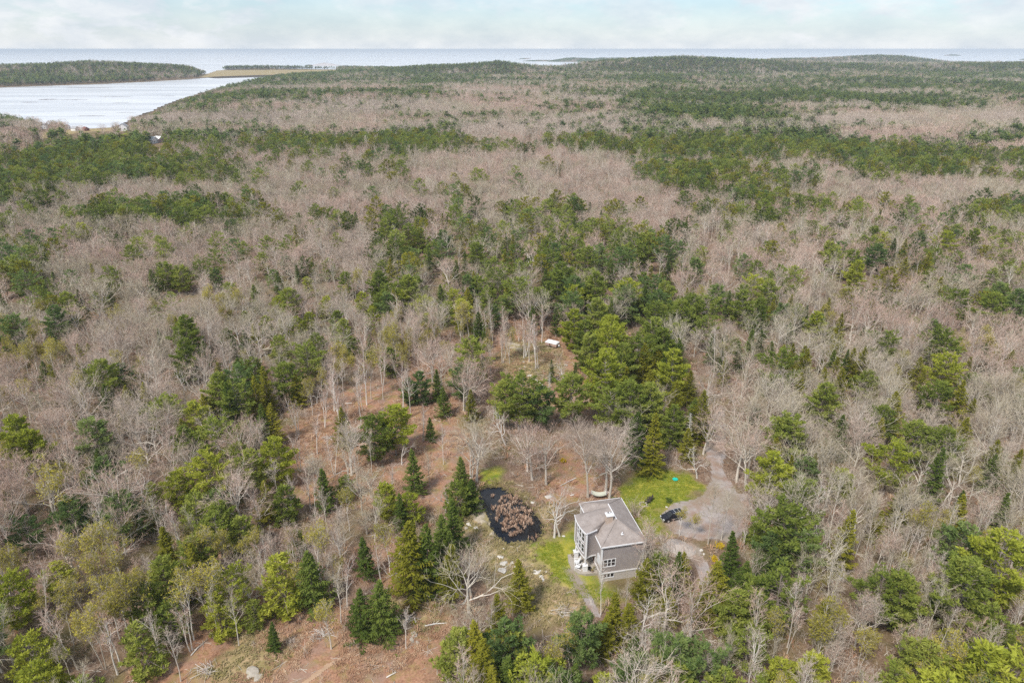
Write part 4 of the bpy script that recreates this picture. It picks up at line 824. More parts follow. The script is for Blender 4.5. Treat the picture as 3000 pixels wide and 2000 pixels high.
SPECIAL = [  # photo position of the foot, allowed names, own label
    (1688, 1030, ('pine_tree',), 'lone bright pine with a bare trunk standing right beside the white-roofed camper'), (1722, 1456, ('tall_bare_tree',), 'tall bare tree holding the left end of the hammock'),
    (1785, 1459, ('tall_bare_tree',), 'tall twiggy tree at the chimney-side end of the hammock, behind the house roof'), (874, 1274, ('birch_tree',), 'white birch with three stems at the edge of the bracken glade'),
    (1058, 1234, ('birch_tree',), 'single crooked white birch in the middle of the bracken glade'), (1182, 1204, ('birch_tree',), 'bright white birch with short side branches behind the bracken glade'),
    (900, 1780, ('spruce_tree',), 'single dark spruce above the reddish bracken clearing'), (1104, 1850, ('spruce_tree',), 'taller one of two dark spruces joined at the reddish clearing'), (1047, 1886, ('spruce_tree',), 'shorter one of two dark spruces joined at the reddish clearing'),
    (1209, 1446, ('spruce_tree',), 'broad dark spruce standing alone between the bracken glade and the pond'), (2074, 1594, ('slender_tree',), 'thin leafless sapling at the lower edge of the gravel parking area, closer to the car'),
    (2113, 1581, ('slender_tree',), 'thin leafless sapling at the lower edge of the gravel parking area, farther from the car'), (1624, 1574, ('gnarled_tree',), 'pale crooked bare tree on the lawn between pond and house'),
    (2157, 1411, ('bare_tree',), 'broad bare maple beside the narrow part of the driveway'), (2026, 1335, ('dead_spruce',), 'silvery dead spruce with needleless branches left of the driveway'), (1196, 1742, ('spruce_tree',), 'tall olive conifer with a long bare pale trunk foot above the bracken clearing')]
SW = [(G(a, b), nm, lb) for a, b, nm, lb in SPECIAL]
LOW = {'pine': 'pine_mid', 'spruce': 'spruce_mid'}
def plant():
    by = {}
    for t in ALL: by.setdefault(t[0], []).append(t)
    zs = {}
    groups = {}
    arr = np.array([(t[2], t[3]) for t in ALL]); zz = gz(arr[:, 0], arr[:, 1])
    for t, z in zip(ALL, zz): t.append(float(z))
    cats = {}
    for k in NAMES:
        for t in by.get(k, []):
            px, py = PROJ(t[2], t[3], t[7] + t[4] * .7)
            vis = -40 < px < 3040 and py < 2040
            cats.setdefault(NAMES[k][2], []).append((not vis, -t[4] / math.hypot(t[2], t[3], H), id(t), t))
    HL = [t for k in NEIGH for t in by.get(k, [])]; HP = np.array([(t[2], t[3]) for t in HL]); HK = [t[0] for t in HL]
    rest = {}
    used = set(); owned = {}
    for p, nm, lb in SW:
        best = min((t for k in NAMES if NAMES[k][0] in nm for t in by.get(k, [])), key=lambda t: (t[2] - p.x) ** 2 + (t[3] - p.y) ** 2, default=None)
        if best is not None and id(best) not in owned and math.hypot(best[2] - p.x, best[3] - p.y) < 9: owned[id(best)] = lb
    for cat, lst in cats.items():
        lst.sort(key=lambda q: (q[0], q[1]))
        for i, (hid, _k, _i, t) in enumerate(lst):
            kind, var, x, y, h, rot, lab, z = t; pr = PROTO[kind]; Ht, tm, cm, jm = pr[var % len(pr)]; s = h / Ht
            if hid or (i >= 295 and id(t) not in owned):
                rest.setdefault(kind, []).append(t); continue
            nm, ph, ct = NAMES[kind]; wh = where(x, y)
            rel = h / {'pine tree': 13, 'spruce tree': 11, 'young pine': 7, 'bare tree': 13, 'slender tree': 11.5, 'budding tree': 12, 'birch tree': 12}.get(ct, 10); size = 'short ' if rel < .85 else ('tall ' if rel > 1.1 else '')
            shp = SHAPE[kind][var % len(pr) % len(SHAPE[kind])] + ' ' if kind in SHAPE else ''
            if kind == 'bare': ph = ('bare grey tree', 'bare reddish tree', 'bare tan tree')[(var % len(pr)) // 6]
            dd = (HP[:, 0] - x) ** 2 + (HP[:, 1] - y) ** 2; dd = np.where(dd < .01, 1e9, dd); jn_ = int(np.argmin(dd)); nb = f' beside {NEIGH[HK[jn_]]}' if dd[jn_] < 49 else ''
            lab = f'{size}{shp}{ph}{nb} {wh}'
            if len(lab.split()) > 16: lab = f'{shp}{ph}{nb} {wh}'
            lab = owned.get(id(t)) or lab
            e = empty(nm, (x, y, z), rot, lab, ct, f'{ct}s {wh}' if id(t) not in owned else None); e.scale = (s, s, s * (0.94 + .12 * ((var * 7) % 10) / 10)); e.rotation_euler = (((var % 7) - 3) * .012, ((var % 5) - 2) * .015, rot)
            if tm: o = bpy.data.objects.new('trunk', tm); col.objects.link(o); o.parent = e
            o = bpy.data.objects.new('crown', cm); col.objects.link(o); o.parent = e
    for k in by:
        if k not in NAMES: rest.setdefault(k, []).extend(by[k])
    merged = [('bare_wood', ['bare', 'gnarled', 'grand'], 'mass of bare grey trees filling the near woods', 'woodland'), ('slender_wood', ['pole', 'birch', 'bud'], 'mass of slender leafless trees filling the near woods', 'woodland'),
              ('evergreen_wood', ['pine', 'pine_bright', 'pine_blue', 'spruce', 'olive', 'young', 'young_mid'], 'evergreens filling gaps in the near woods', 'woodland'),
              ('bare_forest', ['bare_mid', 'pole_mid'], 'bare pinkish grey forest in the middle distance', 'forest'), ('evergreen_forest', ['pine_mid', 'spruce_mid'], 'green pines and spruces scattered through the middle distance forest', 'forest'),
              ('distant_bare_forest', ['bare_far'], 'far bare forest on the low hills', 'forest'), ('distant_evergreen_forest', ['pine_far', 'spruce_far'], 'far evergreen forest on the hills and along the shore', 'forest')]
    for name, kinds, lab, ct in merged:
        ms = []; pts = []; ro = []; sc_ = []; ix = []
        for k in kinds:
            if not rest.get(k): continue
            b = len(ms); ms += [p[3] for p in PROTO[k]]; n = len(PROTO[k])
            for t in rest[k]: pts.append((t[2], t[3], t[7])); ro.append(t[5]); sc_.append(t[4] / PROTO[k][0][0]); ix.append(b + t[1] % n)
        # the join node stacks its inputs last to first
        if pts: scatter(name, ms[::-1] if False else ms, pts, ro, sc_, ix, lab, ct)
    print('TREES', {k: len(v) for k, v in by.items()}, 'rest', {k: len(v) for k, v in rest.items()})
plant(); TICK('plant')

# ------------------------------------------------------------------ the house
def siding(nt):
    co = objco(nt); sp = nt.nodes.new('ShaderNodeSeparateXYZ'); L(nt, co, sp.inputs[0])
    crs = M(nt, 'FRACT', M(nt, 'MULTIPLY', sp.outputs[2], 7.0)); n = NOISE(nt, co, 9, 4, .7); n2 = NOISE(nt, co, .8, 4, .6)
    c = MIX(nt, n, (.27, .235, .23), (.42, .37, .35)); c = MIX(nt, RAMP(nt, n2, [(.4, 0), (.66, .7)]), c, (.42, .37, .34))
    return principled(nt, c, .9, .15, 0, M(nt, 'ADD', crs, n), .5, .02)
def roofing(nt):
    co = objco(nt); n = NOISE(nt, co, 14, 4, .75); n2 = NOISE(nt, co, .6, 4, .6); n3 = NOISE(nt, co, 3.0, 3, .6)
    c = MIX(nt, n, (.22, .185, .165), (.36, .31, .28)); c = MIX(nt, RAMP(nt, n2, [(.38, 0), (.66, .75)]), c, (.40, .35, .32)); c = MIX(nt, RAMP(nt, n3, [(.48, 0), (.72, .45)]), c, (.20, .165, .15))
    return principled(nt, c, .92, .15, 0, n, .35, .02)
def brickm(nt):
    b = nt.nodes.new('ShaderNodeTexBrick'); L(nt, objco(nt), b.inputs['Vector']); b.inputs['Scale'].default_value = 5; b.inputs['Color1'].default_value = (.42, .31, .24, 1); b.inputs['Color2'].default_value = (.52, .42, .34, 1); b.inputs['Mortar'].default_value = (.55, .5, .45, 1)
    return principled(nt, b.outputs[0], .9, .1)
def glassm(nt):
    n = NOISE(nt, objco(nt), 1.7, 3, .6); c = MIX(nt, RAMP(nt, n, [(.45, 0), (.65, 1)]), (.012, .013, .018), (.075, .06, .06))
    return principled(nt, c, .08, .6)
m_side = mat('shingle_siding', siding); m_roof = mat('asphalt_roof', roofing); m_brick = mat('chimney_brick', brickm); m_glass = mat('window_glass', glassm)
m_trim = simple('white_trim', (.78, .77, .77), .6, .05, 3); m_conc = simple('concrete', (.50, .46, .42), .9, .2, 2.5, bump=.2); m_dark = simple('dark_opening', (.02, .018, .016), .9, .2)
m_wood = simple('brown_door', (.16, .07, .035), .6, .3, 5); m_stone = simple('patio_stone', (.36, .32, .27), .9, .3, 2.0, bump=.3); m_blind = simple('white_blind', (.72, .72, .74), .8, .06, 4); m_soff = simple('soffit', (.6, .58, .56), .8, .05)
house = empty('house', (HOUSE[0], HOUSE[1], 0), HA, 'large grey shingled house with hip roof, brick chimney and curved window wing', 'house')
def hmap(p0, p1):
    p0 = np.array(p0, float); p1 = np.array(p1, float); d = p1 - p0; ln = np.linalg.norm(d); d /= ln; nn = np.array([d[1], -d[0]])     # outward normal to the right of p0->p1
    return (lambda a, z, o=0.0: (p0[0] + d[0] * a + nn[0] * o, p0[1] + d[1] * a + nn[1] * o, z)), ln
def panel(name, p0, p1, z0, z1, opens, m, parent, depth=.12):
    f, ln = hmap(p0, p1); mb = MB(); xs = sorted({0, ln, *[q for o in opens for q in o[:2]]}); zs = sorted({z0, z1, *[q for o in opens for q in o[2:4]]})
    for i in range(len(xs) - 1):
        for j in range(len(zs) - 1):
            cx, cz = (xs[i] + xs[i + 1]) / 2, (zs[j] + zs[j + 1]) / 2
            if any(o[0] < cx < o[1] and o[2] < cz < o[3] for o in opens): continue
            mb.add([f(xs[i], zs[j]), f(xs[i + 1], zs[j]), f(xs[i + 1], zs[j + 1]), f(xs[i], zs[j + 1])], [(0, 1, 2, 3)], m)
    for a0, a1, b0, b1 in opens:
        for q in (((a0, b0), (a1, b0)), ((a1, b0), (a1, b1)), ((a1, b1), (a0, b1)), ((a0, b1), (a0, b0))):
            mb.add([f(*q[0]), f(*q[1]), f(*q[1], -depth), f(*q[0], -depth)], [(0, 1, 2, 3)], m_trim)
    return mb.obj(name, parent)
def bar(mb, f, a0, a1, b0, b1, o0, o1, m):
    vs = [f(a, b, o) for o in (o0, o1) for a, b in ((a0, b0), (a1, b0), (a1, b1), (a0, b1))]
    mb.add(vs, [(0, 3, 2, 1), (4, 5, 6, 7), (0, 1, 5, 4), (1, 2, 6, 5), (2, 3, 7, 6), (3, 0, 4, 7)], m)
def window(p0, p1, a0, a1, b0, b1, lights, parent, fw=.11, depth=.1, gm=None, sash=True):
    f, _ = hmap(p0, p1); mb = MB()
    bar(mb, f, a0 - fw, a1 + fw, b1, b1 + fw, -.02, .05, m_trim); bar(mb, f, a0 - fw, a1 + fw, b0 - fw, b0, -.02, .065, m_trim)
    bar(mb, f, a0 - fw, a0, b0, b1, -.02, .045, m_trim); bar(mb, f, a1, a1 + fw, b0, b1, -.02, .045, m_trim)
    w = (a1 - a0) / lights
    for k in range(1, lights): bar(mb, f, a0 + w * k - .07, a0 + w * k + .07, b0, b1, -depth, .03, m_trim)
    wo_ = mb.obj('window', parent)
    for k in range(lights):
        g = MB(); x0 = a0 + w * k + (.07 if k else 0); x1 = a0 + w * (k + 1) - (.07 if k < lights - 1 else 0)
        g.add([f(x0, b0, -.07), f(x1, b0, -.07), f(x1, b1, -.07), f(x0, b1, -.07)], [(0, 1, 2, 3)], gm or m_glass); g.obj('pane', wo_)
        if sash:
            s = MB(); bar(s, f, x0, x1, (b0 + b1) / 2 - .03, (b0 + b1) / 2 + .03, -.065, -.03, m_trim); s.obj('sash_bar', wo_)
    return wo_
W0, W1_, V0, V1 = .32, 8.08, .32, 12.68; ZS, ZE = 1.1, 7.2
# front wall (towards the slope), with two triple windows
fo = [(.78 - W0, 2.9 - W0, 2.55, 4.05), (5.2 - W0, 6.6 - W0, 4.8, 6.2)]
panel('front_wall', (W0, V0), (W1_, V0), ZS, ZE, [fo[0]], m_side, house); window((W0, V0), (W1_, V0), *fo[0], 3, house)
fb = (.9 - W0, 2.82 - W0, .0, .92)
panel('foundation', (W0 + .03, V0 + .03), (W1_ - .03, V0 + .03), -1.5, ZS - .08, [(fb[0] - .03, fb[1] - .03, fb[2], fb[3])], m_conc, house); window((W0 + .03, V0 + .03), (W1_ - .03, V0 + .03), fb[0] - .03, fb[1] - .03, fb[2], fb[3], 3, house, .07, sash=False)
# left wall (under the wing there is the porch back wall)
panel('left_wall', (W0, 8.4), (W0, 3.4), 2.77, ZE, [], m_side, house); panel('left_wall', (W0, 3.4), (W0, V0), ZS, ZE, [], m_side, house); panel('left_wall', (W0, V1), (W0, 8.4), ZS, ZE, [], m_side, house)
po = [(V1 - 5.0, V1 - 4.0, .2, 2.25), (V1 - 3.65, V1 - 2.95, .8, 2.2)]
panel('porch_back_wall', (W0 + .03, V1), (W0 + .03, V0 + .03), -1.5, 2.75, po, m_conc, house)
window((W0 + .02, V1), (W0 + .02, V0), *po[1], 2, house, .08, sash=False)
d = MB(); f, _ = hmap((W0 + .02, V1), (W0 + .02, V0)); bar(d, f, po[0][0], po[0][1], .2, 2.25, -.1, -.05, m_wood); d.obj('door', house)
panel('right_wall', (W1_, V0), (W1_, V1), ZS, ZE, [(4, 5.2, 4.6, 6), (8, 9.2, 4.6, 6)], m_side, house); panel('back_wall', (W1_, V1), (W0, V1), -1.0, ZE, [], m_side, house); panel('foundation', (W1_ - .03, V0), (W1_ - .03, V1), -1.5, ZS, [], m_conc, house)
window((W1_, V0), (W1_, V1), 4, 5.2, 4.6, 6, 2, house); window((W1_, V0), (W1_, V1), 8, 9.2, 4.6, 6, 2, house)
# arched window with a white blind on the short left wall
f, _ = hmap((W0, V1), (W0, V0)); aw = MB(); ag = MB(); c0_, hw_, zb, zt = V1 - 1.78, .82, 2.1, 3.3; ring = [(c0_ - hw_, zb), (c0_ + hw_, zb)] + [(c0_ + hw_ * math.cos(t), zt + 1.15 * math.sin(t)) for t in np.linspace(0, math.pi, 13)]
cen = np.mean(np.array(ring), 0); inn = [(c0_ + (a - c0_) * .8, cen[1] + (b - cen[1]) * .92) for a, b in ring]; n_ = len(ring)
aw.add([f(a, b, .06) for a, b in ring] + [f(a, b, .06) for a, b in inn] + [f(a, b, 0) for a, b in ring], [(i, (i + 1) % n_, n_ + (i + 1) % n_, n_ + i) for i in range(n_)] + [(2 * n_ + i, 2 * n_ + (i + 1) % n_, (i + 1) % n_, i) for i in range(n_)], m_trim)
awo = aw.obj('arched_window', house); ag.add([f(a, b, .03) for a, b in inn], [tuple(range(n_))], m_blind); ag.obj('pane', awo)
# corner boards and band
for (u_, v_, za, zb_) in ((W0, V0, ZS - .1, ZE), (W1_, V0, ZS - .1, ZE), (W1_, V1, ZS, ZE), (W0, V1, ZS, ZE)):
    b = MB(); b.box((u_, v_, (za + zb_) / 2), (.3, .3, zb_ - za), m_trim); b.obj('corner_board', house)
b = MB(); b.box(((W0 + W1_) / 2, V0 - .03, ZS), (W1_ - W0, .12, .26), m_trim); b.obj('band_board', house)
b = MB(); b.box((W0 - .03, (V0 + 3.2) / 2, ZS + .0), (.12, 3.2 - V0 - .2, .26), m_trim); b.obj('band_board', house)
# main hip roof
RZ = 9.45; ev = [(0, 0), (8.4, 0), (8.4, 13), (0, 13)]; rf = MB()
rv = [(a, b, ZE) for a, b in ev] + [(4.2, 4.2, RZ), (4.2, 8.8, RZ)]
rf.add(rv, [(0, 1, 4), (1, 2, 5, 4), (2, 3, 5), (3, 0, 4, 5)], m_roof); rf.add([(a + (.05 if a == 0 else -.05), b + (.05 if b == 0 else -.05), ZE - .12) for a, b in ev], [(0, 3, 2, 1)], m_soff)
roof = rf.obj('roof', house)
for a, b in ((0, 4), (1, 4), (2, 5), (3, 5), (4, 5)):
    h_ = MB(); p, q = np.array(rv[a]), np.array(rv[b]); h_.tube([p + [0, 0, .01], q + [0, 0, .01]], [.09, .09], m_trim if (a, b) == (4, 5) else m_roof, 5); h_.obj('ridge_vent' if (a, b) == (4, 5) else 'hip_cap', roof)
for (a, b, sx_, sy_) in ((4.2, -.02, 8.5, .1), (8.42, 6.5, .1, 13), (4.2, 13.02, 8.5, .1), (-.02, 1.6, .1, 3.3), (-.02, 11.2, .1, 3.6)):
    g = MB(); g.box((a, b, ZE - .09), (sx_, sy_, .24), m_trim); g.obj('fascia', roof)
# chimney
ch = MB(); ch.box((3.0, 4.75, 9.25), (1.15, .95, 1.9), m_brick); cho = ch.obj('chimney', roof)
cc = MB(); cc.box((3.0, 4.75, 10.28), (1.4, 1.2, .16), m_trim); cc.obj('chimney_cap', roof)
for k, (a, b, s_) in enumerate(((2.75, 4.75, .42), (3.3, 4.85, .3))):
    cc = MB(); cc.box((a, b, 10.52), (s_, s_, .32), m_trim); cc.box((a, b, 10.69), (s_ * .7, s_ * .7, .03), m_dark); cc.obj('flue', roof)
cc = MB(); cc.tube([(4.37, 1.6, 7.9), (4.37, 1.6, 8.6)], [.1, .1], m_trim, 8, cap=True); cc.box((4.37, 1.6, 8.15), (.4, .4, .06), m_trim); cc.obj('vent_pipe', roof)
# wing with curved front
pv = np.polyfit([8.07, 6.5, 4.62, 2.56], [-2.44, -2.68, -2.5, -2.02], 2)
arc = lambda v_, ins=0.0: (float(np.polyval(pv, v_)) + ins, v_)
ZW = 8.45; ZP = 2.77
bays = [8.0, 7.3, 6.55, 5.45, 4.35, 3.25, 2.72]; wings = house
for k in range(6):
    p0, p1 = arc(bays[k], .28), arc(bays[k + 1], .28); _, ln = hmap(p0, p1); op = [(.16, ln - .12, 3.55, 5.35), (.16, ln - .12, 5.95, 7.75)] if 2 <= k <= 4 else []
    panel('curved_wall', p0, p1, ZP, ZW, op, m_side, wings, .1)
    for o_ in op: window(p0, p1, *o_, 1, wings, .1)
cp = [np.array(arc(2.72, .28)), np.array((-1.3, 3.1)), np.array((-.5, 3.45)), np.array((W0, 3.4))]; cvp = []
for t in np.linspace(0, 1, 11): cvp.append((1 - t) ** 3 * cp[0] + 3 * (1 - t) ** 2 * t * cp[1] + 3 * (1 - t) * t * t * cp[2] + t ** 3 * cp[3])
cw = MB(); cw.add([(p[0], p[1], z) for z in (ZP, ZW) for p in cvp], [(i, i + 1, 12 + i, 11 + i) for i in range(10)], m_side); cw.obj('concave_wall', wings, True)
bb = MB()
for i in range(10): a, b_ = cvp[i], cvp[i + 1]; bb.box(((a[0] + b_[0]) / 2, (a[1] + b_[1]) / 2 - .03, ZP), (np.linalg.norm(b_ - a) + .03, .1, .22), m_trim, math.atan2(*(b_ - a)[::-1]))
for k in range(24):
    a, b_ = np.array(arc(8.0 - 5.28 * k / 24, .26)), np.array(arc(8.0 - 5.28 * (k + 1) / 24, .26)); bb.box(((a[0] + b_[0]) / 2, (a[1] + b_[1]) / 2, ZP), (np.linalg.norm(b_ - a) + .02, .1, .22), m_trim, math.atan2(*(b_ - a)[::-1]))
bb.obj('band_board', wings)
panel('wing_back_wall', (W0, 8.6), arc(8.0, .28), ZP, ZW, [], m_side, wings)
b = MB(); b.box((*arc(2.72, .26), (ZP + ZW) / 2), (.28, .28, ZW - ZP), m_trim); b.obj('corner_board', wings); b = MB(); b.box((*arc(8.0, .26), (ZP + ZW) / 2), (.24, .24, ZW - ZP), m_trim); b.obj('corner_board', wings)
fl = MB(); fp = [arc(v_, .3) for v_ in np.linspace(8.0, 2.72, 10)] + [tuple(p) for p in cvp[1:]] + [(W0, 8.4)]; fl.add([(a, b_, ZP + .02) for a, b_ in fp], [tuple(range(len(fp)))], m_soff); fl.obj('porch_ceiling', wings)
Ec = [(*arc(v_), 8.5) for v_ in np.linspace(8.15, 2.5, 14)] + [(*(np.array(arc(2.5)) + (np.array((.3, 3.3)) - np.array(arc(2.5))) * t), 8.5 - .1 * t) for t in np.linspace(.2, 1, 6)]
Uk = np.array([(.9, 9.3, 7.72), (2.2, 9.1, 8.38), (3.6, 8.4, 9.1), (4.1, 7.4, 9.42), (4.1, 6.2, 9.42), (3.2, 5.45, 8.9), (2.2, 4.95, 8.42), (1.3, 4.35, 8.12), (.6, 3.6, 8.25)]); n = len(Ec)
Uc = [np.array([np.interp(t, np.linspace(0, 1, 9), Uk[:, k]) for k in range(3)]) for t in np.linspace(0, 1, n)]
wr = MB(); rows = 8; vs = []
for j in range(rows + 1):
    s_ = j / rows
    for i in range(n):
        p = np.array(Ec[i]) * (1 - s_) + Uc[i] * s_; tt = i / (n - 1); p[2] += .10 * math.sin(math.pi * s_) * (1 - tt); vs.append(p)
wr.add(vs, [(j * n + i, j * n + i + 1, (j + 1) * n + i + 1, (j + 1) * n + i) for j in range(rows) for i in range(n - 1)], m_roof)
sk = [vs[j * n] for j in range(rows + 1)][::-1]; wr.add([tuple(p) for p in sk] + [(p[0], p[1], 7.0) for p in sk], [(i, i + 1, len(sk) + i + 1, len(sk) + i) for i in range(len(sk) - 1)], m_roof)
sk = [vs[j * n + n - 1] for j in range(rows + 1)] + [Uc[i] for i in range(n - 1, n - 7, -1)]; wr.add([tuple(p) for p in sk] + [(p[0], p[1], 7.0) for p in sk], [(i, i + 1, len(sk) + i + 1, len(sk) + i) for i in range(len(sk) - 1)], m_roof)
wr.obj('wing_roof', wings, True)
fs_ = MB()
for i in range(n - 1):
    a, b_ = np.array(Ec[i]), np.array(Ec[i + 1]); fs_.box(((a[0] + b_[0]) / 2, (a[1] + b_[1]) / 2, 8.42 - (.05 if i > 13 else 0)), (np.linalg.norm((b_ - a)[:2]) + .02, .09, .2), m_trim, math.atan2(*(b_ - a)[:2][::-1]))
fs_.obj('fascia', wings)
sf = MB(); sf.add([(a, b_, 8.36) for a, b_, _ in Ec] + [(W0, 3.4, 8.36), (W0, 8.4, 8.36)], [tuple(range(n + 2))], m_soff); sf.obj('soffit', wings)
for v_ in (2.75, 6.6):
    p = arc(v_, .26); pb = MB(); pb.box((p[0], p[1], .75), (.78, .78, 1.25), m_trim); pb.box((p[0], p[1], 1.42), (.92, .92, .1), m_trim); po_ = pb.obj('porch_pedestal', wings)
    pc = MB(); pc.tube([(p[0], p[1], 1.45), (p[0], p[1], ZP)], [.15, .13], m_trim, 10); pc.obj('porch_column', wings)
# patio
def patio():
    mb = MB(); rs = np.random.RandomState(4)
    o = MB(); pts = [(.3, 1.7), (-1.9, 1.75), (-3.2, 2.3), (-4.0, 3.6), (-4.1, 5.4), (-3.7, 7.4), (.3, 7.6)]; n = len(pts)
    o.add([(a, b, .2) for a, b in pts] + [(a * 1.02, b, -.9) for a, b in pts], [tuple(range(n))[::-1]] + [(i, (i + 1) % n, n + (i + 1) % n, n + i) for i in range(n)], m_stone); ob = o.obj('patio'); ob.location = house.location; ob.rotation_euler = house.rotation_euler; ob['kind'] = 'structure'
patio()
TICK('house')

# ------------------------------------------------------------------ things round the house
m_white = simple('white_paint', (.80, .80, .80), .5, .05, 3); m_black = simple('black_metal', (.02, .02, .02), .5, .2); m_terra = simple('terracotta', (.30, .14, .08), .8, .2)
def chair(name, u_, v_, z, rz, m, label, group):
    x, y = hw(u_, v_) if isinstance(u_, float) else (0, 0); e = empty(name, (x, y, z), rz, label, 'chair', group); mb = MB()
    for k in range(5):
        a = -.24 + .12 * k; mb.box((0.02, a, .36), (.56, .1, .03), m)
    mb.obj('seat', e); mb = MB()
    for k in range(5):
        a = -.24 + .12 * k; hh = .95 - abs(k - 2) * .06; mb.add([(-.25 - q * .38 * hh + w, a + s, .34 + q * hh * .9) for q in (0, 1) for w in (0, .03) for s in (-.05, .05)], [(0, 1, 5, 4), (2, 6, 7, 3), (4, 5, 7, 6), (0, 4, 6, 2), (1, 3, 7, 5), (0, 2, 3, 1)], m)
    mb.obj('backrest', e)
    for s in (-1, 1):
        mb = MB(); mb.box((.02, s * .36, .56), (.74, .14, .03), m); mb.obj('armrest', e)
        mb = MB(); mb.box((.32, s * .33, .27), (.09, .05, .56), m); mb.obj('leg', e); mb = MB(); mb.add([(.34, s * .3 - .02, .38), (.34, s * .3 + .02, .38), (-.6, s * .3 + .02, .02), (-.6, s * .3 - .02, .02), (.34, s * .3 - .02, .28), (.34, s * .3 + .02, .28), (-.5, s * .3 + .02, 0), (-.5, s * .3 - .02, 0)], [(0, 1, 2, 3), (4, 7, 6, 5), (0, 3, 7, 4), (1, 5, 6, 2), (2, 6, 7, 3), (0, 4, 5, 1)], m); mb.obj('leg', e)
    return e
for a, b, rz_, lb in ((-2.95, 3.45, 2.6, 'white slatted armchair at the patio edge beside the porch pedestal'), (-2.75, 4.75, 2.9, 'white slatted armchair on the patio below the curved windows')):
    o = chair('garden_chair', float(a), float(b), .21, HA + rz_, m_white, lb, 'white chairs on the patio'); o.scale = (1.25,) * 3
mt = MB(); mt.box((0, 0, .01), (.75, 1.2, .02), m_black); o = mt.obj('door_mat'); x, y = hw(-.75, 2.9); o.location = (x, y, .2); o.rotation_euler = (0, 0, HA + .2); tag(o, 'black rectangular mat on the patio stones by the porch door', 'mat')
def pot(px, py, s, m, lb):
    p = G(px, py); mb = MB(); mb.tube([(0, 0, 0), (0, 0, .1), (0, 0, .4), (0, 0, .42)], [.16, .2, .28, .30], m, 10); e = empty('flower_pot', (p.x, p.y, max(p.z, .0)), 0, lb, 'flower pot', 'flower pots by the porch'); e.scale = (s,) * 3; mb.obj('pot', e); br = clump(int(px), .25, .35, 30, dry_grass, .03); q = br.obj('plant', e); q.location = (0, 0, .38)
pot(1679, 1632, 1.3, m_stone, 'stone pot with dry plant at the lawn edge of the patio'); pot(1740, 1672, 1.1, m_white, 'white pot with dry plant beside the foundation corner'); pot(1735, 1679, 1.0, m_terra, 'terracotta pot beside the white pot near the foundation')

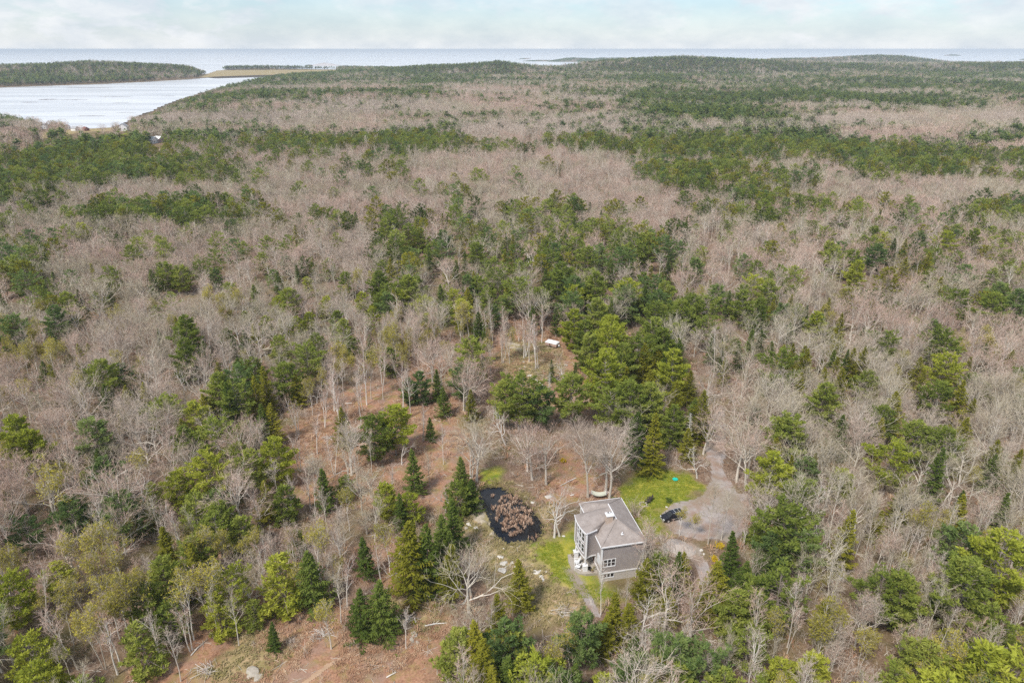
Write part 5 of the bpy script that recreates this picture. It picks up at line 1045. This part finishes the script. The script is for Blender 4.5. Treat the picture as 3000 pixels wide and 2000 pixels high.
# parked car
def car():
    p = G(1969, 1519); e = empty('parked_car', (p.x, p.y, p.z + .04), math.atan2(-1.62, -4.67), 'black estate car with silver roof rails parked on the gravel', 'car')
    paint = mat('black_paint', lambda nt: principled(nt, (.012, .012, .016), .22, .5)); chrome = mat('silver_trim', lambda nt: principled(nt, (.75, .75, .76), .3, .5, .6)); rub = simple('tyre_rubber', (.025, .025, .025), .9, .2); gl = mat('car_glass', lambda nt: principled(nt, (.015, .017, .03), .05, .6)); ws = mat('windscreen_glass', lambda nt: principled(nt, (.03, .035, .04), .03, .8))
    red = mat('tail_light', lambda nt: principled(nt, (.65, .02, .02), .2, .5)); lamp = mat('head_light', lambda nt: principled(nt, (.8, .8, .8), .15, .6))
    st = [(-2.38, .80, .45, 1.02), (-2.3, .90, .36, 1.12), (-1.6, .94, .30, 1.10), (0, .95, .28, 1.07), (1.1, .94, .28, 1.05), (1.9, .91, .30, .97), (2.25, .84, .34, .86), (2.38, .70, .42, .72)]; mb = MB(); vs = []
    for x, w, zb, zt in st: vs += [(x, -w * .93, zb), (x, -w, zb + .2), (x, -w, zt - .2), (x, -w * .9, zt), (x, w * .9, zt), (x, w, zt - .2), (x, w, zb + .2), (x, w * .93, zb)]
    fs = [(i * 8 + k, (i + 1) * 8 + k, (i + 1) * 8 + (k + 1) % 8, i * 8 + (k + 1) % 8) for i in range(len(st) - 1) for k in range(8)] + [tuple(range(8)), tuple(range(len(vs) - 8, len(vs)))[::-1]]
    mb.add(vs, fs, paint); body = mb.obj('body', e)
    b4 = [(-2.26, -.86, 1.06), (1.18, -.86, 1.03), (1.18, .86, 1.03), (-2.26, .86, 1.06)]; t4 = [(-1.95, -.66, 1.72), (.38, -.64, 1.68), (.38, .64, 1.68), (-1.95, .66, 1.72)]
    cb = MB(); cb.add(b4 + t4, [(4, 5, 6, 7), (0, 1, 5, 4), (1, 2, 6, 5), (2, 3, 7, 6), (3, 0, 4, 7)], paint); cab = cb.obj('cabin', e)
    def quad(name, A, B, C_, D, s0, s1, t0, t1, m, par, off=.012):
        A, B, C_, D = map(np.array, (A, B, C_, D)); g = lambda s, t: (A * (1 - s) + B * s) * (1 - t) + (D * (1 - s) + C_ * s) * t; nn = nrm(np.cross(B - A, D - A)) * off; q = MB(); q.add([g(s0, t0) + nn, g(s1, t0) + nn, g(s1, t1) + nn, g(s0, t1) + nn], [(0, 1, 2, 3)], m); return q.obj(name, par)
    quad('windscreen', b4[1], b4[2], t4[2], t4[1], .06, .94, .06, .93, ws, cab); quad('rear_window', b4[3], b4[0], t4[0], t4[3], .08, .92, .15, .9, gl, cab)
    for s0, s1 in ((.07, .34), (.37, .62), (.65, .88)):
        quad('side_window', b4[0], b4[1], t4[1], t4[0], s0, s1, .12, .88, gl, cab); quad('side_window', b4[2], b4[3], t4[3], t4[2], 1 - s1, 1 - s0, .12, .88, gl, cab)
    quad('sunroof', t4[0], t4[1], t4[2], t4[3], .62, .92, .18, .82, gl, cab)
    for s in (-1, 1):
        q = MB(); q.tube([(-1.9, s * .60, 1.76), (-1.0, s * .60, 1.80), (.3, s * .60, 1.75)], [.035] * 3, chrome, 6); q.obj('roof_rail', cab)
        q = MB(); q.box((2.27, s * .62, .76), (.22, .34, .14), lamp); q.obj('headlight', e); q = MB(); q.box((-2.33, s * .78, .95), (.14, .22, .32), red); q.obj('taillight', e); q = MB(); q.box((.95, s * 1.02, 1.08), (.14, .16, .12), paint); q.obj('mirror', e)
        q = MB(); q.box((-.4, s * .951, .66), (2.0, .03, .05), chrome); q.obj('side_trim', e)
        for x in (-1.48, 1.42):
            w = MB(); w.tube([(x, s * .74, .34), (x, s * .97, .34)], [.35, .35], rub, 18, cap=True); wo_ = w.obj('wheel', e); r_ = MB(); r_.tube([(x, s * .965, .34), (x, s * .985, .34)], [.23, .2], chrome, 12, cap=True); r_.obj('rim', wo_)
    for x in (-.35, -1.25): q = MB(); q.box((x, 0, 1.80), (.08, 1.24, .035), chrome); q.obj('cross_bar', cab)
    q = MB(); q.box((2.36, 0, .5), (.12, 1.5, .2), chrome); q.obj('front_bumper', e)
car()

# hammock, fire circle, teal disc, camper
def hammock():
    a = G(1722, 1456); b = G(1785, 1459); a, b = Vector((a.x, a.y, 1.7)), Vector((b.x, b.y, 1.7)); e = empty('hammock', (a + b) / 2 * 1.0, 0, 'pale cloth hammock slung between two tall bare trees', 'hammock'); e.location.z = g1(e.location.x, e.location.y); o0 = e.location
    m = simple('hammock_cloth', (.52, .52, .42), .9, .12); mb = MB(); n = 12; side = Vector((-(b - a).y, (b - a).x, 0)).normalized(); vs = []
    for i in range(n + 1):
        t = .17 + .66 * i / n; c = a.lerp(b, t); c.z -= 1.0 * (1 - (2 * t - 1) ** 2); w = .75
        for j in range(5): q = (j / 4 - .5) * 2; vs.append(tuple(c + side * w * q + Vector((0, 0, .22 * q * q)) - o0))
    mb.add(vs, [(i * 5 + j, i * 5 + j + 1, (i + 1) * 5 + j + 1, (i + 1) * 5 + j) for i in range(n) for j in range(4)], m); mb.obj('cloth', e, True)
    for t, q in ((.17, a), (.83, b)):
        c = a.lerp(b, t); c.z -= 1.0 * (1 - (2 * t - 1) ** 2)
        r_ = MB(); r_.tube([tuple(c - side * .75 - o0 + Vector((0, 0, .22))), tuple(c + side * .75 - o0 + Vector((0, 0, .22)))], [.03, .03], m_trim, 6); r_.obj('spreader_bar', e)
        r_ = MB()
        for s in (-.7, -.25, .25, .7): r_.tube([tuple(c + side * s - o0 + Vector((0, 0, .2))), tuple(q - o0)], [.015, .015], m_trim, 3)
        r_.obj('rope', e)
hammock()
def rock_mesh(seed, m, flat=.6):
    import bmesh as bm_; rs = np.random.RandomState(seed); bm = bm_.new(); bm_.ops.create_icosphere(bm, subdivisions=2, radius=1)
    ax = [nrm(rs.normal(0, 1, 3)) for _ in range(11)]; dd = rs.uniform(.45, .8, 11)
    for v in bm.verts:
        p = np.array(v.co)
        for a, d in zip(ax, dd):
            s = p @ a
            if s > d: p = p - a * (s - d) * .92
        p *= 1 + rs.normal(0, .03); v.co = (p[0], p[1], p[2] * flat)
    me = bpy.data.meshes.new('boulder'); bm.to_mesh(me); bm.free(); me.materials.append(m); return me
def rockm(nt):
    co = objco(nt); n = NOISE(nt, co, 2.2, 6, .7); n2 = NOISE(nt, co, .9, 4, .6); c = MIX(nt, RAMP(nt, n, [(.3, 0), (.7, 1)]), (.28, .24, .19), (.52, .47, .40)); c = MIX(nt, RAMP(nt, n2, [(.55, 0), (.7, .6)]), c, (.24, .22, .08)); return principled(nt, c, .95, .1, 0, n, .5, .05)
m_rock = mat('granite', rockm); m_rockw = simple('pale_rock', (.58, .54, .48), .9, .3, 2, bump=.4); RM = [rock_mesh(i, m_rock) for i in range(5)]; RW = [rock_mesh(10 + i, m_rockw) for i in range(3)]
def rock(px, py, r, lb, white=False, sq=1.0, rz=0.0, sink=.25, group=None, k=None):
    p = G(px, py); ms = RW if white else RM; o = bpy.data.objects.new('boulder', ms[int(px + py) % len(ms)]); col.objects.link(o); o.location = (p.x, p.y, p.z - r * .0 + r * .12); r *= .8; o.scale = (r * 1.3, r, r * sq * .8); o.rotation_euler = (0, 0, rz + px); return tag(o, lb, 'boulder', group)
for i, (a, b, r, w) in enumerate(((1399, 1486, 1.3, 0), (1378, 1497, .7, 0), (1408, 1508, .6, 1), (1372, 1535, .8, 1), (1395, 1545, .7, 1), (1365, 1545, .6, 0))): rock(a, b, r, 'tan granite rock of the ledge along the pond bank' if not w else 'pale rock block on the ledge above the pond bank', w, .55, group='rocks of the pond ledge')
for a, b, r in ((1466, 1632, .9), (1474, 1652, 1.1), (1470, 1672, 1.0), (1483, 1660, .6), (1500, 1648, .5), (1510, 1659, .45), (1493, 1655, .4)): rock(a, b, r, 'pale rock of the outcrop down the bank from the pond', True, .5, group='rocks of the outcrop below the pond')
for a, b, r in ((1570, 1675, .9), (1583, 1672, .5), (1586, 1688, .6), (1591, 1697, .5), (1602, 1674, .45)): rock(a, b, r, 'white stone of the ring of rocks in the dry grass before the house', True, .55, group='ring of rocks in the grass')
rock(1652, 1570, .45, 'single white stone on the green lawn beside the house', True, .5); rock(1477, 1606, .45, 'small white stone on the bank right above the pond outlet', True, .5)
for a, b, r in ((1215, 1857, .75), (1205, 1872, .5), (1208, 1880, .55), (1225, 1880, .4), (1157, 1824, .45)): rock(a, b, r, 'tan rock in the scattered pile at the edge of the bracken clearing', False, .6, group='rocks at the bracken clearing')
for a, b, r in ((744, 1968, 1.3), (733, 1982, .8), (755, 1984, .9)): rock(a, b, r, 'tan rock of the small outcrop low on the bracken slope', False, .9, group='rocks of the bracken slope outcrop')
for a, b, r, w in ((1533, 1060, .6, 1), (1538, 1075, .5, 1), (1550, 1100, .9, 1), (1553, 1113, .6, 1), (1524, 1080, .6, 1), (1501, 1080, .5, 1), (1602, 1113, .9, 1), (1658, 1070, 1.0, 0)): rock(a, b, r, 'pale slab of the rocky ledge left of the camper' if w else 'mossy granite slab of the ledge left of the camper', w, .3, group='slabs of the ledge by the camper')
rock(1606, 1455, .9, 'rounded white stone under the crooked tree between pond and house', True, .8); rock(1560, 1472, .7, 'flat white stone on the far bank of the pond', True, .5)
rock(2437, 1320, .5, 'small white stone in the woods past the driveway, next to the larger one', True, .7); rock(2478, 1345, .8, 'larger white stone in the woods past the driveway', True, .7); rock(2055, 1611, .55, 'white stone beside the grey track', True, .7); rock(2062, 1622, .4, 'small white stone beside the grey track', True, .7); rock(1934, 1576, .5, 'white round stone at the end of the curved house walk', True, .9)
rock(1866, 1507, .4, 'white stone in the grass between house and car', True, .8); rock(1953, 1485, .4, 'white stone at the grassy edge of the parking gravel', True, .7)
def ledge(pix, h, lb, seed):
    poly = PP(pix); p_ = np.array(poly); cx_, cy_ = p_.mean(0); st = .3; xs = np.arange(p_[:, 0].min() - .5, p_[:, 0].max() + .6, st); ys = np.arange(p_[:, 1].min() - .5, p_[:, 1].max() + .6, st); X, Y = np.meshgrid(xs, ys); d = sdist(X, Y, poly) + (fbm(X, Y, 1.1, seed) - .5) * 1.4
    crack = np.abs(fbm(X, Y, 1.7, seed + 5) - .5); top = h * (.55 + .9 * fbm(X, Y, 2.4, seed + 3)) - .22 * (crack < .035); Z = np.maximum(gz(X.ravel(), Y.ravel()).reshape(X.shape), -.2) + np.where(d > 0, top * sstep(-.1, .35, d), -.8)
    mb = MB(); ids = {}; vs = []; fs = []
    for a in range(X.shape[0] - 1):
        for b in range(X.shape[1] - 1):
            if max(d[a, b], d[a + 1, b], d[a, b + 1], d[a + 1, b + 1]) > -.1:
                f_ = []
                for q in ((a, b), (a, b + 1), (a + 1, b + 1), (a + 1, b)):
                    if q not in ids: ids[q] = len(vs); vs.append((X[q] - cx_, Y[q] - cy_, Z[q]))
                    f_.append(ids[q])
                fs.append(tuple(f_))
    mb.add(vs, fs, m_ledge); o = mb.obj('rock_ledge'); o.location = (cx_, cy_, 0); return tag(o, lb, 'rock ledge')
def ledgem(nt):
    co = worldco(nt); n = NOISE(nt, co, 1.6, 6, .7); n2 = NOISE(nt, co, .5, 4, .6); c = MIX(nt, RAMP(nt, n, [(.3, 0), (.7, 1)]), (.30, .25, .18), (.54, .47, .37)); c = MIX(nt, RAMP(nt, n2, [(.42, 0), (.56, .85)]), c, (.27, .22, .09)); return principled(nt, c, .95, .1, 0, n, .6, .06)
m_ledge = mat('ledge_rock', ledgem)
ledge([(1372, 1488), (1395, 1474), (1412, 1476), (1424, 1495), (1431, 1520), (1442, 1545), (1451, 1568), (1434, 1568), (1420, 1545), (1400, 1528), (1372, 1520)], .55, 'tan cracked rock ledge forming the straight bank of the pond', 301)
ledge([(1482, 1008), (1500, 1002), (1522, 1008), (1536, 1026), (1520, 1034), (1496, 1026)], .45, 'mossy rock ledge on the slope left of the camper', 311)
# fire circle
p = G(1885, 1478); e = empty('fire_pit', (p.x, p.y, p.z), 0, 'ring of grey stones of a fire pit on the back lawn', 'fire pit')
for k in range(9):
    a = 6.28 * k / 9; o = bpy.data.objects.new('stone', RM[k % 5]); col.objects.link(o); o.parent = e; o.location = (math.cos(a) * .75, math.sin(a) * .75, .1); o.scale = (.26, .22, .3); o.rotation_euler = (0, 0, k)
m_dkw = simple('dark_wood', (.06, .05, .045), .8, .3)
for a, b, rz_, lb in ((1897, 1472, 3.6, 'dark wooden armchair behind the fire pit'), (1903, 1466, 3.3, 'dark wooden armchair at the outer side of the fire pit')):
    p = G(a, b); o = chair('garden_chair', 0, 0, 0, rz_, m_dkw, lb, 'dark chairs by the fire pit'); o.location = (p.x, p.y, p.z); o.scale = (1.15,) * 3
p = G(1978, 1405); mb = MB(); mb.tube([(0, 0, .02), (0, 0, .22), (0, 0, .25), (0, 0, .2), (0, 0, .08)], [.52, .62, .6, .55, .45], simple('teal_plastic', (.02, .52, .40), .4, .08), 20, cap=True); o = mb.obj('paddling_pool'); o.location = (p.x, p.y, p.z); tag(o, 'round teal plastic paddling pool on the back lawn', 'paddling pool')
def camper():
    p = G(1618, 1014); e = empty('camper', (p.x, p.y, p.z), R(-32), 'small low camper with white roof and pinkish tan sides in the clearing', 'camper'); tan = simple('tan_panel', (.48, .33, .27), .6, .12)
    b = MB(); b.box((0, 0, .95), (4.0, 2.2, .9), tan); b.obj('body', e)
    r_ = MB(); z = 1.42; r_.add([(-2.1, -1.2, z), (2.1, -1.2, z), (2.1, 1.2, z), (-2.1, 1.2, z), (-1.95, -1.05, z + .28), (1.95, -1.05, z + .28), (1.95, 1.05, z + .28), (-1.95, 1.05, z + .28)], [(0, 3, 2, 1), (4, 5, 6, 7), (0, 1, 5, 4), (1, 2, 6, 5), (2, 3, 7, 6), (3, 0, 4, 7)], m_white); r_.obj('roof', e)
    for s in (-1, 1): w = MB(); w.tube([(.1, s * .95, .33), (.1, s * 1.15, .33)], [.33, .33], m_black, 14, cap=True); w.obj('wheel', e)
    d = MB(); d.box((-.4, -1.115, .95), (.5, .03, .7), m_wood); d.obj('door', e); h_ = MB(); h_.tube([(2.0, -.5, .5), (3.1, 0, .45)], [.05, .05], m_black, 6); h_.tube([(2.0, .5, .5), (3.1, 0, .45)], [.05, .05], m_black, 6); h_.obj('drawbar', e)
    t = MB(); t.tube([(2.4, 0, .45), (2.4, 0, .6), (2.4, 0, .95), (2.4, 0, 1.1)], [.1, .24, .24, .1], m_white, 12, cap=True); t.obj('gas_bottle', e)
    for s in (-1.7, 1.7): q = MB(); q.box((s, 0, .25), (.12, 1.6, .5), m_black); q.obj('support_leg', e)
camper()
# gravel heap, logs, brush heaps
def heap(px, py, r, h, name, m, lb, seed):
    p = G(px, py); rs = np.random.RandomState(seed); mb = MB(); vs = [(0, 0, h)]; n = 22; rings = 6
    for j in range(1, rings + 1):
        for i in range(n): a = 6.28 * i / n; q = j / rings; rr = r * q * (1 + .12 * math.sin(3 * a + seed) + rs.normal(0, .03)); vs.append((rr * math.cos(a) * 1.25, rr * math.sin(a), h * (1 - q ** 1.3) * rs.uniform(.9, 1.1) - .12 * (j == rings)))
    fs = [(0, 1 + i, 1 + (i + 1) % n) for i in range(n)] + [(1 + (j - 1) * n + i, 1 + j * n + i, 1 + j * n + (i + 1) % n, 1 + (j - 1) * n + (i + 1) % n) for j in range(1, rings) for i in range(n)]
    mb.add(vs, fs, m); o = mb.obj(name, None, True); o.location = (p.x, p.y, p.z); return tag(o, lb, name.replace('_', ' '))
heap(1985, 1606, 2.7, 1.1, 'gravel_heap', simple('pale_gravel', (.42, .37, .33), .95, .45, 3, bump=.8), 'pale gravel heap in the bushes below the parking area', 3)
def log(px0, py0, px1, py1, r, lb, m, group=None, k=2):
    a, b = G(px0, py0), G(px1, py1); rs = np.random.RandomState(int(px0)); mb = MB(); d = b - a; mid = (a + b) / 2 + Vector((rs.normal(0, .15), rs.normal(0, .15), .1)); e = empty('fallen_log', a, 0, lb, 'log', group)
    mb.tube([(0, 0, r), tuple(mid - a + Vector((0, 0, r))), tuple(d + Vector((0, 0, r)))], [r, r * .85, r * .5], m, 7, .8, True); mb.obj('stem', e)
    for j in range(k): t = rs.uniform(.3, .9); q = MB(); c = d * t + Vector((0, 0, r)); q.tube([tuple(c), tuple(c + Vector((rs.normal(0, .5), rs.normal(0, .5), .5)))], [r * .4, r * .12], m, 4, .7); q.obj('branch_stub', e)
log(994, 1200, 1029, 1254, .15, 'white fallen birch log leaning through the bracken glade', bark_birch); log(1560, 1108, 1594, 1132, .14, 'grey fallen trunk on the slope below the camper', bark_dead); log(560, 1920, 600, 1880, .10, 'thin white fallen branch in the bracken by the slender trees', bark_birch); log(1132, 1985, 1160, 1970, .12, 'short pale log low in the bracken clearing', bark_birch)
log(1012, 1183, 1032, 1182, .13, 'short pale log lying behind the white birches', bark_birch); log(1240, 1835, 1310, 1825, .13, 'grey dead trunk at the side of the bracken clearing', bark_dead); log(1670, 1452, 1682, 1449, .12, 'short weathered log behind the house by the hammock', bark_dead); log(1688, 1400, 1640, 1424, .1, 'weathered branch on the slope behind the pond', bark_dead)
for a, b, lb in ((945, 1858, 'heap of grey dead branches in the reddish clearing'), (912, 1352, 'heap of reddish dead branches in the bracken glade'), (1200, 1820, 'tangled heap of dead branches at the edge of the clearing'), (600, 1965, 'heap of pale dead branches on the bracken slope'), (1655, 1790, 'tangled brush heap in the dry grass below the house'), (960, 1285, 'small brush heap at the foot of the white birches')):
    p = G(a, b); rs = np.random.RandomState(int(a)); mb = MB()
    for k in range(46):
        q = np.array([*rs.normal(0, .7, 2), rs.uniform(.03, .5)]); d_ = nrm(rs.normal(0, 1, 3) * [1, 1, .25]) * rs.uniform(.5, 1.3); mb.tube([q - d_, q + d_], [.035, .015], bark_dead if k % 3 else twig_mat, 3, rs.rand())
    o = mb.obj('brush_heap'); o.location = (p.x, p.y, p.z); tag(o, lb, 'brush heap')
# curved walk at the house corner and stone edging
WALK = PP([(1888, 1590), (1900, 1582), (1925, 1574), (1938, 1570), (1940, 1578), (1918, 1588), (1895, 1597)]); sheet('garden_walk', WALK, .3, .05, gravel_m, .05)
# flowering and green shrubs
m_shr = foliage('shrub_leaves', (.10, .16, .03), (.16, .22, .04), (.24, .27, .06))
for i, (a, b, h, m, nm, lb) in enumerate(((2108, 1606, 1.3, forsyth, 'flowering_shrub', 'yellow flowering bush beside the grey track, larger of the two'), (2093, 1640, .8, forsyth, 'flowering_shrub', 'yellow flowering bush beside the grey track, smaller of the two'), (1650, 1352, .9, forsyth, 'flowering_shrub', 'small yellow flowering bush on the slope behind the pond'),
        (1930, 1650, 3.0, m_shr, 'shrub', 'fresh green shrub between house and gravel heap'), (1960, 1470, .9, m_shr, 'shrub', 'low green shrub at the edge of the parking gravel'), (1800, 1470, 1.2, m_shr, 'shrub', 'low green shrub at the back corner of the house'), (1475, 950, 2.0, spruce_dark, 'shrub', 'round dark shrub behind the rocky ledge near the camper'),
        (1200, 1790, 1.6, foliage('amber_leaves', (.30, .18, .02), (.38, .25, .03), (.44, .32, .05)), 'shrub', 'amber coloured low shrub under the tall olive conifer'))):
    p = G(a, b); sp_ = min(1.2, .35 + h * .3); o = merge(brush(500 + i, h, 60 if h > 1.5 else 26, twig_mat, sp_, .03, m), brush(540 + i, h * .9, 50 if h > 1.5 else 18, twig_mat, sp_, .03, m)).obj(nm); o.location = (p.x, p.y, p.z); tag(o, lb, 'shrub')
p = G(1862, 1512); o = merge(brush(590, 4.5, 60, twig_mat, .9, .035)).obj('bare_shrub'); o.location = (p.x, p.y, p.z); tag(o, 'reddish bare bush against the lawn side of the house', 'shrub')

# ------------------------------------------------------------------ ground cover nobody could count
def cover():
    rs = np.random.RandomState(5)
    def sample(n, x0, x1, y0, y1): return rs.uniform(x0, x1, n), rs.uniform(y0, y1, n)
    x, y = sample(60000, -75, 60, 62, 235); j = (fbm(x, y, 5, 41) - .5) * 7; d = maxd(x, y, BRACK) + j; av = (np.max([sdist(x, y, p) for p in [DRIVE, TRACK, FOOT, POND] + LAWN], axis=0) < -.6); u, v = hl(x, y); av &= ~((u > -4.5) & (u < 9) & (v > -.5) & (v < 13.5))
    k = (d > -1) & av & (rs.rand(len(x)) < .8 * sstep(.40, .52, fbm(x, y, 7, 91))); z = gz(x[k], y[k]); n = k.sum()
    scatter('dead_bracken', [clump(701 + i, .55, .22, 28, bracken, .035, .8) .mesh('bracken_clump') for i in range(3)], np.stack([x[k], y[k], z], 1), rs.uniform(0, 6.28, n), rs.uniform(.5, 1.3, n), rs.randint(0, 3, n), 'flattened rusty dead bracken covering the clearings', 'bracken')
    dp = sdist(x, y, POND) + (fbm(x, y, 1.2, 12) - .5) * 2; d = np.maximum(maxd(x, y, TAN) + j, np.where((dp > -2.4) & (dp < .5), 1, -9)); av = av | ((dp > -2.4) & (dp < .5)); k = (d > -1) & av & (rs.rand(len(x)) < .9); z = gz(x[k], y[k]); n = k.sum()
    scatter('dry_grass', [clump(711 + i, .4, .3, 22, dry_grass, .04).mesh('grass_clump') for i in range(3)], np.stack([x[k], y[k], z], 1), rs.uniform(0, 6.28, n), rs.uniform(.5, 1.2, n), rs.randint(0, 3, n), 'dry tan grass on the banks around pond and house', 'grass')
    x, y = sample(26000, -190, 190, 58, 260); av = (np.max([sdist(x, y, p) for p in [DRIVE, TRACK, FOOT, POND] + LAWN], axis=0) < -.8); u, v = hl(x, y); av &= ~((u > -5) & (u < 9.5) & (v > -2) & (v < 14)); d = np.maximum(maxd(x, y, BRACK), maxd(x, y, TAN)); av &= (rs.rand(len(x)) < np.where(d > 0, np.where(maxd(x, y, BRACK[1:]) > 0, .28, .10), .85)) & (np.abs(x) < y * .86 + 10)
    k = av; z = gz(x[k], y[k]); n = k.sum()
    scatter('undergrowth', [brush(721 + i, 2.2, 12, twig_mat, 1.3, .028).mesh('brush') for i in range(3)] + [clump(731, .8, .5, 18, bracken, .06).mesh('litter')], np.stack([x[k], y[k], z], 1), rs.uniform(0, 6.28, n), rs.uniform(.5, 1.3, n), rs.randint(0, 4, n), 'bare brush and dead litter under the trees', 'undergrowth')
    REED = PP([(1432, 1468), (1470, 1446), (1512, 1452), (1550, 1480), (1576, 1512), (1590, 1545), (1550, 1568), (1490, 1578), (1462, 1560), (1446, 1515)]); p = np.array(REED); x, y = rs.uniform(p[:, 0].min(), p[:, 0].max(), 620), rs.uniform(p[:, 1].min(), p[:, 1].max(), 620); k = (sdist(x, y, REED) + (fbm(x, y, 1.3, 77) - .5) * 11) > 1.2; n = k.sum()
    scatter('reeds', [clump(741 + i, .26, .6, 8, reed_mat, .045, .9).mesh('reed_clump') for i in range(3)], np.stack([x[k], y[k], np.full(n, -.4)], 1), rs.uniform(0, 6.28, n), rs.uniform(.6, 1.3, n), rs.randint(0, 3, n), 'brown dead reeds standing in the dark pond', 'reeds')
    x, y = sample(30000, 0, 50, 88, 140); k = (maxd(x, y, LAWN[:2]) + (fbm(x, y, 5, 41) - .5) * 8 > .4) & ~((hl(x, y)[0] > -4.2) & (hl(x, y)[0] < 8.5) & (hl(x, y)[1] > 0) & (hl(x, y)[1] < 13)) & (sdist(x, y, DRIVE) < -.4); n = k.sum()
    scatter('lawn_grass', [clump(751 + i, .22, .06, 12, foliage('grass_blades', (.16, .22, .02), (.26, .30, .035), (.42, .38, .07)), .03).mesh('grass_tuft') for i in range(2)], np.stack([x[k], y[k], gz(x[k], y[k])], 1), rs.uniform(0, 6.28, n), rs.uniform(.6, 1.3, n), rs.randint(0, 2, n), 'patchy green lawn grass beside and behind the house', 'grass')
def sticks():
    rs = np.random.RandomState(15); x = rs.uniform(-80, 70, 2400); y = rs.uniform(58, 200, 2400); u, v = hl(x, y); k = (np.max([sdist(x, y, p) for p in [DRIVE, TRACK, POND] + LAWN], axis=0) < -1) & ~((u > -5) & (u < 9.5) & (v > -1) & (v < 14)); x, y = x[k], y[k]; n = len(x); ms = []
    for i in range(4):
        mb = MB(); r_ = np.random.RandomState(900 + i)
        for q in range(3 if i < 3 else 1):
            p = np.array([*r_.normal(0, .35, 2), .06]); d = nrm([*r_.normal(0, 1, 2), r_.uniform(0, .2)]) * r_.uniform(.5, 1.6); mb.tube([p - d, p + r_.normal(0, .08, 3) * [1, 1, 0], p + d], [.05, .04, .015], bark_grey if i % 2 else twig_mat, 4, r_.rand())
        ms.append(mb.mesh('stick'))
    scatter('dead_sticks', ms, np.stack([x, y, gz(x, y)], 1), rs.uniform(0, 6.28, n), rs.uniform(.4, 1.2, n), rs.randint(0, 4, n), 'fallen sticks and dead branches strewn over the woodland floor', 'sticks')
cover(); sticks(); TICK('cover')

# ------------------------------------------------------------------ far cottages by the bay
def GF(px, py):
    lo, hi = 300.0, 2500.0; d = ray(px, py); hx = math.hypot(d[0], d[1])
    for r in np.arange(300, 3000, 4.0):
        t = r / hx; z = H + d[2] * t
        if z <= g1(d[0] * t, d[1] * t): return Vector((d[0] * t, d[1] * t, g1(d[0] * t, d[1] * t)))
    return G(px, py)
m_rr = simple('red_paint', (.20, .07, .06), .7, .15); m_gr = simple('grey_roof', (.35, .35, .36), .8, .15); m_wt = simple('white_boards', (.78, .78, .77), .7, .05)
def cottage(px, py, w, l, h, rz, wm, rm, lb):
    p = GF(px, py); e = empty('cottage', (p.x, p.y, p.z), rz, lb, 'cottage', None); b = MB(); b.box((0, 0, h / 2 - .5), (w, l, h + 1), wm); b.obj('wall', e); r_ = MB(); k = w * .42
    r_.add([(-w / 2 - .4, -l / 2 - .4, h), (w / 2 + .4, -l / 2 - .4, h), (0, -l / 2 - .4, h + k), (-w / 2 - .4, l / 2 + .4, h), (w / 2 + .4, l / 2 + .4, h), (0, l / 2 + .4, h + k)], [(0, 3, 5, 2), (1, 2, 5, 4)], rm); r_.obj('roof', e)
    g = MB(); g.add([(-w / 2, -l / 2 - .01, h), (w / 2, -l / 2 - .01, h), (0, -l / 2 - .01, h + k * .93)], [(0, 1, 2)], wm); g.add([(-w / 2, l / 2 + .01, h), (0, l / 2 + .01, h + k * .93), (w / 2, l / 2 + .01, h)], [(0, 1, 2)], wm); g.obj('gable', e)
    for s in (-.25, .25): q = MB(); q.box((s * w, -l / 2 - .03, h * .55), (w * .16, .08, h * .3), m_glass); q.obj('window', e)
cottage(364, 384, 9, 11, 4.5, .25, m_wt, m_gr, 'white gabled boathouse under bare trees by the bay'); cottage(252, 384, 6, 8, 2.6, .9, m_rr, m_rr, 'red cottage at the tip of the bay'); cottage(130, 378, 7, 7, 3.5, .3, m_wt, m_gr, 'white cottage at the edge of the tan marsh'); cottage(222, 384, 7, 8, 3, 1.2, m_wt, m_gr, 'pale cottage among trees beside the red one')
cottage(445, 420, 8, 10, 3, 1.3, m_wt, m_wt, 'low white building in the trees below the boathouse'); cottage(468, 418, 7, 8, 3, 1.0, simple('pink_boards', (.5, .38, .36), .8, .1), m_wt, 'pinkish building next to the low white one'); cottage(200, 378, 6, 8, 3, .6, m_wt, m_rr, 'small white cottage with red roof near the bay shore')
TICK('all')
